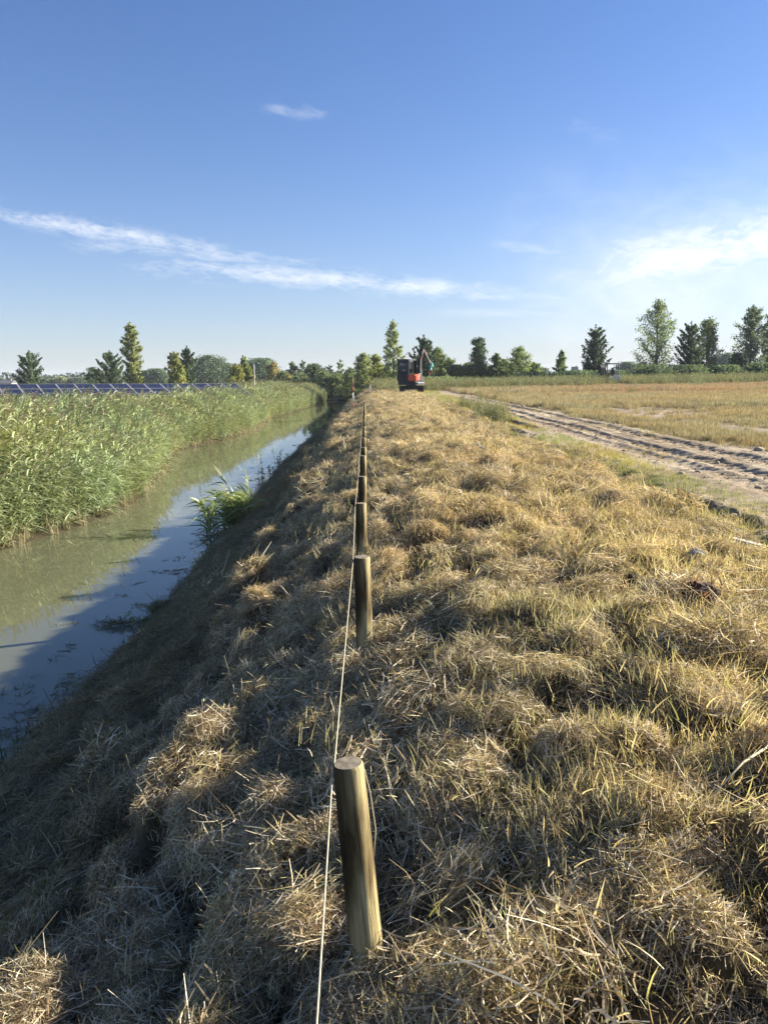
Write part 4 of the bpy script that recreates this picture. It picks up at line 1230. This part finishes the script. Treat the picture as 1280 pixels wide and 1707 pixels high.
T('broadleaf_tree', 'orange yellow tree turning colour before the dark domed tree', 455, 603, 646, 34, 130, 'willow', (.15, .125, .045), 18)
T('broadleaf_tree', 'slim grey green tree right of the orange yellow one', 487, 602, 648, 28, 125, 'poplar', (.09, .115, .055), 19)
T('willow_bush', 'small pointed yellow bush above the reeds', 480, 622, 652, 17, 112, 'cone', (.17, .155, .04), 20)
T('broadleaf_tree', 'wispy tree with bare twigs right of the small yellow bush', 504, 600, 646, 26, 125, 'wispy', (.075, .10, .05), 21)
T('broadleaf_tree', 'dark dense rounded tree above the far end of the reeds', 523, 606, 648, 40, 118, 'round', DK, 22, dens=1.3)
T('broadleaf_tree', 'thin wispy tree left of the far olive willow', 549, 607, 648, 26, 125, 'wispy', (.10, .125, .06), 23)
T('broadleaf_tree', 'tall thin wispy tree nearest the big olive willow', 567, 598, 648, 24, 125, 'wispy', (.10, .125, .06), 24)
T('willow_bush', 'big olive willow bush left of the tall pale poplar', 605, 588, 648, 44, 98, 'willow', OL, 25, dens=1.4)
T('willow_bush', 'light olive willow bush touching the tall pale poplar', 626, 590, 648, 34, 100, 'willow', (.13, .145, .05), 26, dens=1.3)
T('poplar_tree', 'tall pale poplar with loose leaves behind the orange excavator', 655, 532, 648, 44, 96, 'poplar', (.115, .14, .06), 27, dens=1.3)
T('broadleaf_tree', 'dark spiky tree directly behind the excavator boom', 706, 558, 645, 36, 92, 'vase', (.035, .055, .028), 28, dens=1.4)
T('broadleaf_tree', 'mostly bare dead branches left of the spiky tree behind the boom', 690, 573, 645, 15, 91, 'wispy', (.06, .055, .04), 29, dens=.25)
T('willow_bush', 'rounded green willow right of the excavator boom', 729, 578, 645, 42, 96, 'willow', (.085, .11, .042), 30, dens=1.4)
T('broadleaf_tree', 'dark oval tree on a short trunk, right of the excavator', 798, 561, 637, 30, 98, 'round', DK, 31, dens=1.4)
T('willow_bush', 'smaller green bush right of the dark oval tree', 827, 588, 636, 28, 98, 'willow', (.07, .095, .04), 32)
T('willow_bush', 'wide olive willow with feathery top in the middle of the right side', 866, 577, 634, 54, 96, 'willow', (.10, .125, .05), 33, dens=1.4)
T('broadleaf_tree', 'small conical green tree standing alone by the field', 936, 583, 628, 30, 96, 'cone', (.075, .11, .04), 34, dens=1.3)
T('broadleaf_tree', 'dark vase shaped tree on a thin trunk left of the white excavator', 993, 541, 625, 42, 92, 'vase', (.036, .055, .03), 35, dens=1.2)
T('poplar_tree', 'biggest loose poplar at the right with sky showing through', 1098, 497, 622, 76, 96, 'poplar', (.085, .11, .05), 36, dens=1.5)
T('broadleaf_tree', 'dark spiky vase shaped tree beside the biggest poplar', 1153, 535, 620, 36, 94, 'vase', (.042, .06, .034), 37, dens=1.2)
T('poplar_tree', 'greener upright tree right next to the spiky vase shaped one', 1182, 528, 618, 40, 97, 'columnar', (.065, .09, .036), 38, dens=1.1)
T('poplar_tree', 'tall grey green poplar near the right edge', 1256, 508, 618, 46, 98, 'columnar', (.065, .088, .05), 39, dens=1.3)
T('poplar_tree', 'grey green poplar cut by the right edge', 1289, 520, 618, 34, 99, 'columnar', (.065, .088, .05), 40, dens=1.1)
T('broadleaf_tree', 'low dark shrub left of the grey green poplar', 1228, 588, 620, 20, 97, 'round', DK, 41)
T('broadleaf_tree', 'hazy blue green tree in the gap before the right edge', 1214, 588, 617, 40, 240, 'round', (.055, .08, .055), 42, dens=1.2)
T('broadleaf_tree', 'hazy low tree just right of the white excavator', 1044, 603, 622, 30, 260, 'round', (.055, .08, .055), 43)
T('broadleaf_tree', 'second hazy low tree, touching the biggest poplar', 1068, 606, 621, 30, 270, 'round', (.06, .085, .055), 44)
T('broadleaf_tree', 'hazy low tree behind the thin trunk left of the white excavator', 1003, 611, 623, 14, 280, 'round', BLU, 45)
T('broadleaf_tree', 'hazy low tree between the olive willow and the small conical tree', 902, 613, 629, 24, 260, 'round', BLU, 46)
T('broadleaf_tree', 'hazy tree right of the tent roofed house', 1196, 596, 618, 26, 260, 'round', BLU, 47)

# hedges: each a countable stretch of bushes
HG = 'hedges along the far edge of the field and ditch'
for i, (px, pt, pb, w, Y, c, lb) in enumerate(((757, 608, 643, 40, 98, (.07, .09, .038), 'green hedge bush right of the willow by the excavator'), (782, 604, 640, 34, 102, (.06, .085, .036), 'hedge bush left of the dark oval tree'),
        (845, 606, 637, 46, 103, (.06, .085, .036), 'hedge bush between the two olive willows'), (812, 610, 638, 40, 103, (.055, .08, .034), 'hedge bush in front of the dark oval tree'),
        (575, 634, 664, 52, 116, (.030, .045, .022), 'very dark hedge closing the far end of the ditch'), (618, 634, 655, 50, 114, (.045, .065, .03), 'dark hedge behind the far crest'),
        (545, 628, 658, 40, 122, (.05, .075, .035), 'hedge behind the last reeds'), (640, 618, 652, 40, 104, (.085, .105, .042), 'light hedge bush at the foot of the tall pale poplar'),
        (715, 628, 650, 80, 88, (.075, .10, .045), 'low hedge right behind the orange excavator'), (800, 630, 644, 110, 86, (.06, .08, .04), 'low clipped hedge along the field left of the willows'),
        (1010, 617, 630, 60, 88, (.06, .085, .042), 'low hedge behind the white excavator'), (960, 617, 631, 60, 89, (.06, .085, .045), 'low hedge under the small grey roofs'),
        (1145, 608, 626, 56, 92, (.055, .075, .04), 'low hedge under the spiky vase shaped tree'), (1205, 608, 624, 60, 94, (.06, .085, .045), 'low hedge before the hazy trees at the right'), (1270, 604, 622, 50, 95, (.055, .08, .045), 'low hedge at the right edge'),
        (895, 620, 634, 60, 90, (.06, .085, .042), 'low hedge under the wide olive willow'), (1085, 608, 626, 70, 90, (.05, .07, .036), 'low hedge at the foot of the biggest poplar'))):
    tree('hedge', lb, px, pt, pb, w*1.15, Y, 'round', c, 200+i, cat='hedge', group=HG, dens=1.2)

HB = 'shrubs around the far end of the ditch'
for i, (px, pt, pb, w, Y, sh_, c, lb) in enumerate(((500, 622, 652, 44, 112, 'willow', (.07, .09, .04), 'grey green shrub above the middle of the far reeds'), (537, 619, 654, 42, 112, 'willow', (.075, .10, .042), 'green shrub right of the dark rounded tree'),
        (560, 622, 656, 38, 112, 'willow', (.085, .105, .045), 'light green shrub above the end of the ditch'), (583, 612, 654, 40, 106, 'willow', (.09, .11, .045), 'tall light shrub left of the big olive willow'),
        (632, 606, 652, 40, 104, 'willow', (.08, .10, .04), 'dense shrub between the olive willows and the tall pale poplar'), (672, 600, 650, 44, 100, 'willow', (.075, .10, .04), 'dense shrub between the tall pale poplar and the excavator'),
        (748, 596, 646, 40, 100, 'willow', (.08, .105, .042), 'tall shrub right of the rounded willow by the excavator'), (470, 618, 652, 40, 120, 'willow', (.07, .09, .04), 'shrub under the orange yellow tree'),
        (838, 598, 640, 36, 99, 'willow', (.08, .10, .042), 'shrub touching the wide olive willow on its left'), (890, 604, 636, 34, 98, 'willow', (.085, .11, .045), 'shrub touching the wide olive willow on its right'))):
    tree('shrub', lb, px, pt, pb, w, Y, sh_, c, 300+i, cat='shrub', group=HB, dens=1.2)

# far wood on the horizon, one mass
g = np.random.default_rng(5)
P = []
for i in range(260):
    px = g.uniform(-60, 1340); Y = g.uniform(330, 600)
    if 880 < px < 1085: continue
    w = g.uniform(4, 12); h = g.uniform(2.5, 7) if px < 620 else g.uniform(2, 5)
    c_ = at_y(px, 620, Y); m = 160
    q = g.normal(0, 1, (m, 3)); q = unit(q)*g.uniform(.5, 1, (m, 1))
    P.append(np.array([c_[0], Y, 2.0+h*.45])+q*np.array([w, w*.6, h*.55]))
P = np.concatenate(P); P = P[P[:, 2] > 1.5]
V, F, C = leaf_cloud(P, 1.3, np.array([.05, .072, .04])*g.uniform(.7, 1.3, (len(P), 1)), g)
tag(ob('distant_wood', np_mesh('distant_wood', V, F, M_LEAF, C)), 'blue green distant wood along the horizon', 'wood', kind='stuff')

# ------------------------------------------------------------------ houses far off
M_ROOF = simple('grey_roof_tiles', (.11, .11, .12), .7, scale=1); M_WALL = simple('pale_house_wall', (.35, .31, .27), .8, scale=1); M_WIN = simple('dark_window', (.03, .035, .04), .2)
def house(px, pt, w, Y, lb, hip=False, rz=0.0):
    q = at_y(px, pt, Y); zg_ = 1.8; H = q[2]-zg_; eav = H*.55; W = w*Y/1280; D = W*.8
    o = empty('house', (q[0], Y, zg_), rz); tag(o, lb, 'house', 'small houses on the horizon')
    b = B(); b.box((0, 0, eav/2), (W, D, eav), None, 0); wl = b.build('wall', M_WALL, o)
    b = B(); ov = .3
    if hip: a = [(-W/2-ov, -D/2-ov), (W/2+ov, -D/2-ov), (W/2+ov, D/2+ov), (-W/2-ov, D/2+ov)]; vs = [b.bm.verts.new((x, y_, eav)) for x, y_ in a]; ap = b.bm.verts.new((0, 0, H)); [b.bm.faces.new((vs[k], vs[(k+1) % 4], ap)) for k in range(4)]; b.bm.faces.new(vs[::-1])
    else:
        b.prism([(-D/2-ov, eav), (D/2+ov, eav), (D*.12, H), (-D*.12, H)], -W/2-ov, W/2+ov, .05)
    rf = b.build('roof', M_ROOF, o)
    b = B(); b.box((W*.3, 0, H-.1), (.7, .7, 1.2), None, .03); b.build('chimney', M_WALL, rf)
    for s_ in (-.25, .25):
        b = B(); b.box((s_*W, -D/2-.02, eav*.55), (W*.2, .08, eav*.35), None, .01); b.build('window', M_WIN, o)


house(958, 611, 9, 420, 'small grey roofed house left of the vase shaped tree')
house(977, 609.5, 9, 420, 'grey roofed house just left of the thin trunk')
house(988, 609, 6, 425, 'narrow grey roofed house partly behind the thin trunk')
house(1138, 604, 22, 380, 'dark house with tent shaped roof right of the biggest poplar', True)
house(10, 634, 26, 330, 'long low dark roof at the far left horizon')

# plank bridge at the end of the ditch
p = at_z(568, 665, 0)
o = empty('plank_footbridge', (-2.9, 110.6, .0)); tag(o, 'low grey plank crossing the far end of the ditch', 'plank bridge')
b = B(); b.box((0, 0, .22), (7.0, .5, .10), None, .01); b.build('deck', simple('weathered_grey_planks', (.30, .29, .26), .8, scale=8), o)
for x in (-2.2, 0, 1.4):
    b = B(); b.tube([(x, 0, -.6), (x, 0, .17)], .06, 8); b.build('pile', M_BARK, o, smooth=True)

# ------------------------------------------------------------------ sky, sun
SUN_EL, SUN_AZ = rad(23), rad(71)          # azimuth from +Y towards +X
sun = bpy.data.lights.new('sun', 'SUN'); sun.energy = 5.0; sun.angle = rad(.5); sun.color = (1, .925, .80)
so = bpy.data.objects.new('sun', sun); COL.objects.link(so)
sd = Vector((math.sin(SUN_AZ)*math.cos(SUN_EL), math.cos(SUN_AZ)*math.cos(SUN_EL), math.sin(SUN_EL)))
so.rotation_euler = sd.to_track_quat('Z', 'Y').to_euler(); so.location = (40, 20, 40)

w = bpy.data.worlds.new('World'); S.world = w; w.use_nodes = True
nt = w.node_tree; nt.nodes.clear()
out = nt.nodes.new('ShaderNodeOutputWorld'); bg = N(nt, 'Background', i_Strength=.05)
sky = N(nt, 'TexSky', sky_type='NISHITA'); sky.sun_disc = False; sky.sun_elevation = SUN_EL; sky.sun_rotation = SUN_AZ
sky.altitude = 0; sky.air_density = 1.0; sky.dust_density = .25; sky.ozone_density = 4.0
tc = N(nt, 'TexCoord'); sep = N(nt, 'SeparateXYZ'); nt.links.new(tc.outputs['Generated'], sep.inputs[0])
yy = math_node(nt, 'MAXIMUM', sep.outputs[1], .05)
uu = math_node(nt, 'DIVIDE', sep.outputs[0], yy); vv = math_node(nt, 'DIVIDE', sep.outputs[2], yy)
front = math_node(nt, 'GREATER_THAN', sep.outputs[1], .06)
hsv = N(nt, 'HueSaturation', i_Saturation=1.10); nt.links.new(sky.outputs[0], hsv.inputs['Color'])
skyc = mixc(nt, 1.0, hsv.outputs[0], (1.03, .95, 1.10), 'MULTIPLY')


hz_ = math_node(nt, 'MULTIPLY', math_node(nt, 'EXPONENT', math_node(nt, 'MULTIPLY', math_node(nt, 'MAXIMUM', sep.outputs[2], 0.0), -9.0)), .65)
skyc = mixc(nt, hz_, skyc, (3.7, 4.4, 5.0))


def uv(px, py):
    d = ray(px, py); return d[0]/d[1], d[2]/d[1]


def cloud(x0, y0, x1, y1, width, scale, thr, soft, stretch, seed, pw=2.0):
    """a streak of cirrus between two directions, broken up by noise stretched along it"""
    (ua, va), (ub, vb) = uv(x0, y0), uv(x1, y1)
    L_ = math.hypot(ub-ua, vb-va); cx, sy = (ub-ua)/L_, (vb-va)/L_
    du = math_node(nt, 'SUBTRACT', uu, (ua+ub)/2); dv = math_node(nt, 'SUBTRACT', vv, (va+vb)/2)
    t = math_node(nt, 'ADD', math_node(nt, 'MULTIPLY', du, cx), math_node(nt, 'MULTIPLY', dv, sy))
    p = math_node(nt, 'SUBTRACT', math_node(nt, 'MULTIPLY', dv, cx), math_node(nt, 'MULTIPLY', du, sy))
    e1 = math_node(nt, 'POWER', math_node(nt, 'ABSOLUTE', math_node(nt, 'DIVIDE', t, L_/2)), 4.0)
    e2 = math_node(nt, 'POWER', math_node(nt, 'ABSOLUTE', math_node(nt, 'DIVIDE', p, width)), pw)
    m = math_node(nt, 'EXPONENT', math_node(nt, 'MULTIPLY', math_node(nt, 'ADD', e1, e2), -1.0))
    cb = N(nt, 'CombineXYZ'); nt.links.new(math_node(nt, 'MULTIPLY', t, 1/stretch), cb.inputs[0]); nt.links.new(p, cb.inputs[1]); cb.inputs[2].default_value = seed
    nz = N(nt, 'TexNoise', i_Scale=scale, i_Detail=8.0, i_Roughness=.58, i_Distortion=.5); nt.links.new(cb.outputs[0], nz.inputs['Vector'])
    nf = N(nt, 'TexNoise', i_Scale=scale*3.3, i_Detail=6.0, i_Roughness=.6, i_Distortion=.8); nt.links.new(cb.outputs[0], nf.inputs['Vector'])
    nn_ = math_node(nt, 'ADD', math_node(nt, 'MULTIPLY', nz.outputs[0], .55), math_node(nt, 'MULTIPLY', nf.outputs[0], .45))
    v = math_node(nt, 'SUBTRACT', math_node(nt, 'ADD', nn_, math_node(nt, 'MULTIPLY', m, .22)), thr)
    v = math_node(nt, 'DIVIDE', v, soft, clamp=True)
    return math_node(nt, 'MULTIPLY', math_node(nt, 'MULTIPLY', v, m), front)


cl = [(cloud(-60, 346, 400, 426, .012, 50, .55, .24, 2.6, 1.3), .62), (cloud(230, 440, 900, 494, .015, 50, .555, .24, 3.2, 4.1), .62), (cloud(100, 405, 560, 440, .010, 40, .60, .2, 3.5, 2.2), .4),
      (cloud(700, 522, 1040, 524, .008, 22, .50, .35, 5, 7.7), .34),
      (cloud(860, 495, 1500, 430, .11, 11, .41, .36, 2.0, 9.2), .50), (cloud(960, 460, 1400, 380, .05, 26, .50, .24, 2.4, 12.2), .82), (cloud(780, 400, 970, 422, .012, 30, .60, .25, 3.4, 15.5), .38), (cloud(830, 488, 1010, 502, .010, 28, .56, .25, 4, 18.5), .36),
      (cloud(930, 200, 1050, 238, .016, 24, .60, .35, 2.5, 21.1), .2), (cloud(430, 176, 560, 196, .010, 32, .58, .3, 3, 24.5), .36)]
tot = None
for c_, k in cl:
    x = math_node(nt, 'MULTIPLY', c_, k)
    tot = x if tot is None else math_node(nt, 'MAXIMUM', tot, x)
CLOUD = N(nt, 'RGB'); CLOUD.outputs[0].default_value = (7.4, 7.6, 7.8, 1)
skyc = mixc(nt, tot, skyc, CLOUD.outputs[0])
nt.links.new(skyc, bg.inputs[0]); nt.links.new(bg.outputs[0], out.inputs[0])

# ------------------------------------------------------------------ summer haze
hm = bpy.data.materials.new('haze_air'); hm.use_nodes = True
hn_ = hm.node_tree; hn_.nodes.clear(); ho = hn_.nodes.new('ShaderNodeOutputMaterial')
pv = N(hn_, 'VolumePrincipled', i_Density=HAZE); pv.inputs['Color'].default_value = (.86, .92, 1, 1)
hn_.links.new(pv.outputs[0], ho.inputs['Volume'])
b = B(); b.box((0, 150, 10), (2600, 2600, 26), None, 0)
tag(b.build('haze', hm), kind='stuff')

# ------------------------------------------------------------------ render settings
S.view_settings.view_transform = 'Standard'; S.view_settings.look = 'None'; S.view_settings.exposure = 1.62; S.view_settings.gamma = 1
S.view_settings.use_curve_mapping = False
S.render.engine = 'CYCLES'
S.cycles.use_denoising = True
S.cycles.max_bounces = 8; S.cycles.transparent_max_bounces = 8; S.cycles.diffuse_bounces = 4; S.cycles.transmission_bounces = 6
S.cycles.sample_clamp_indirect = 8
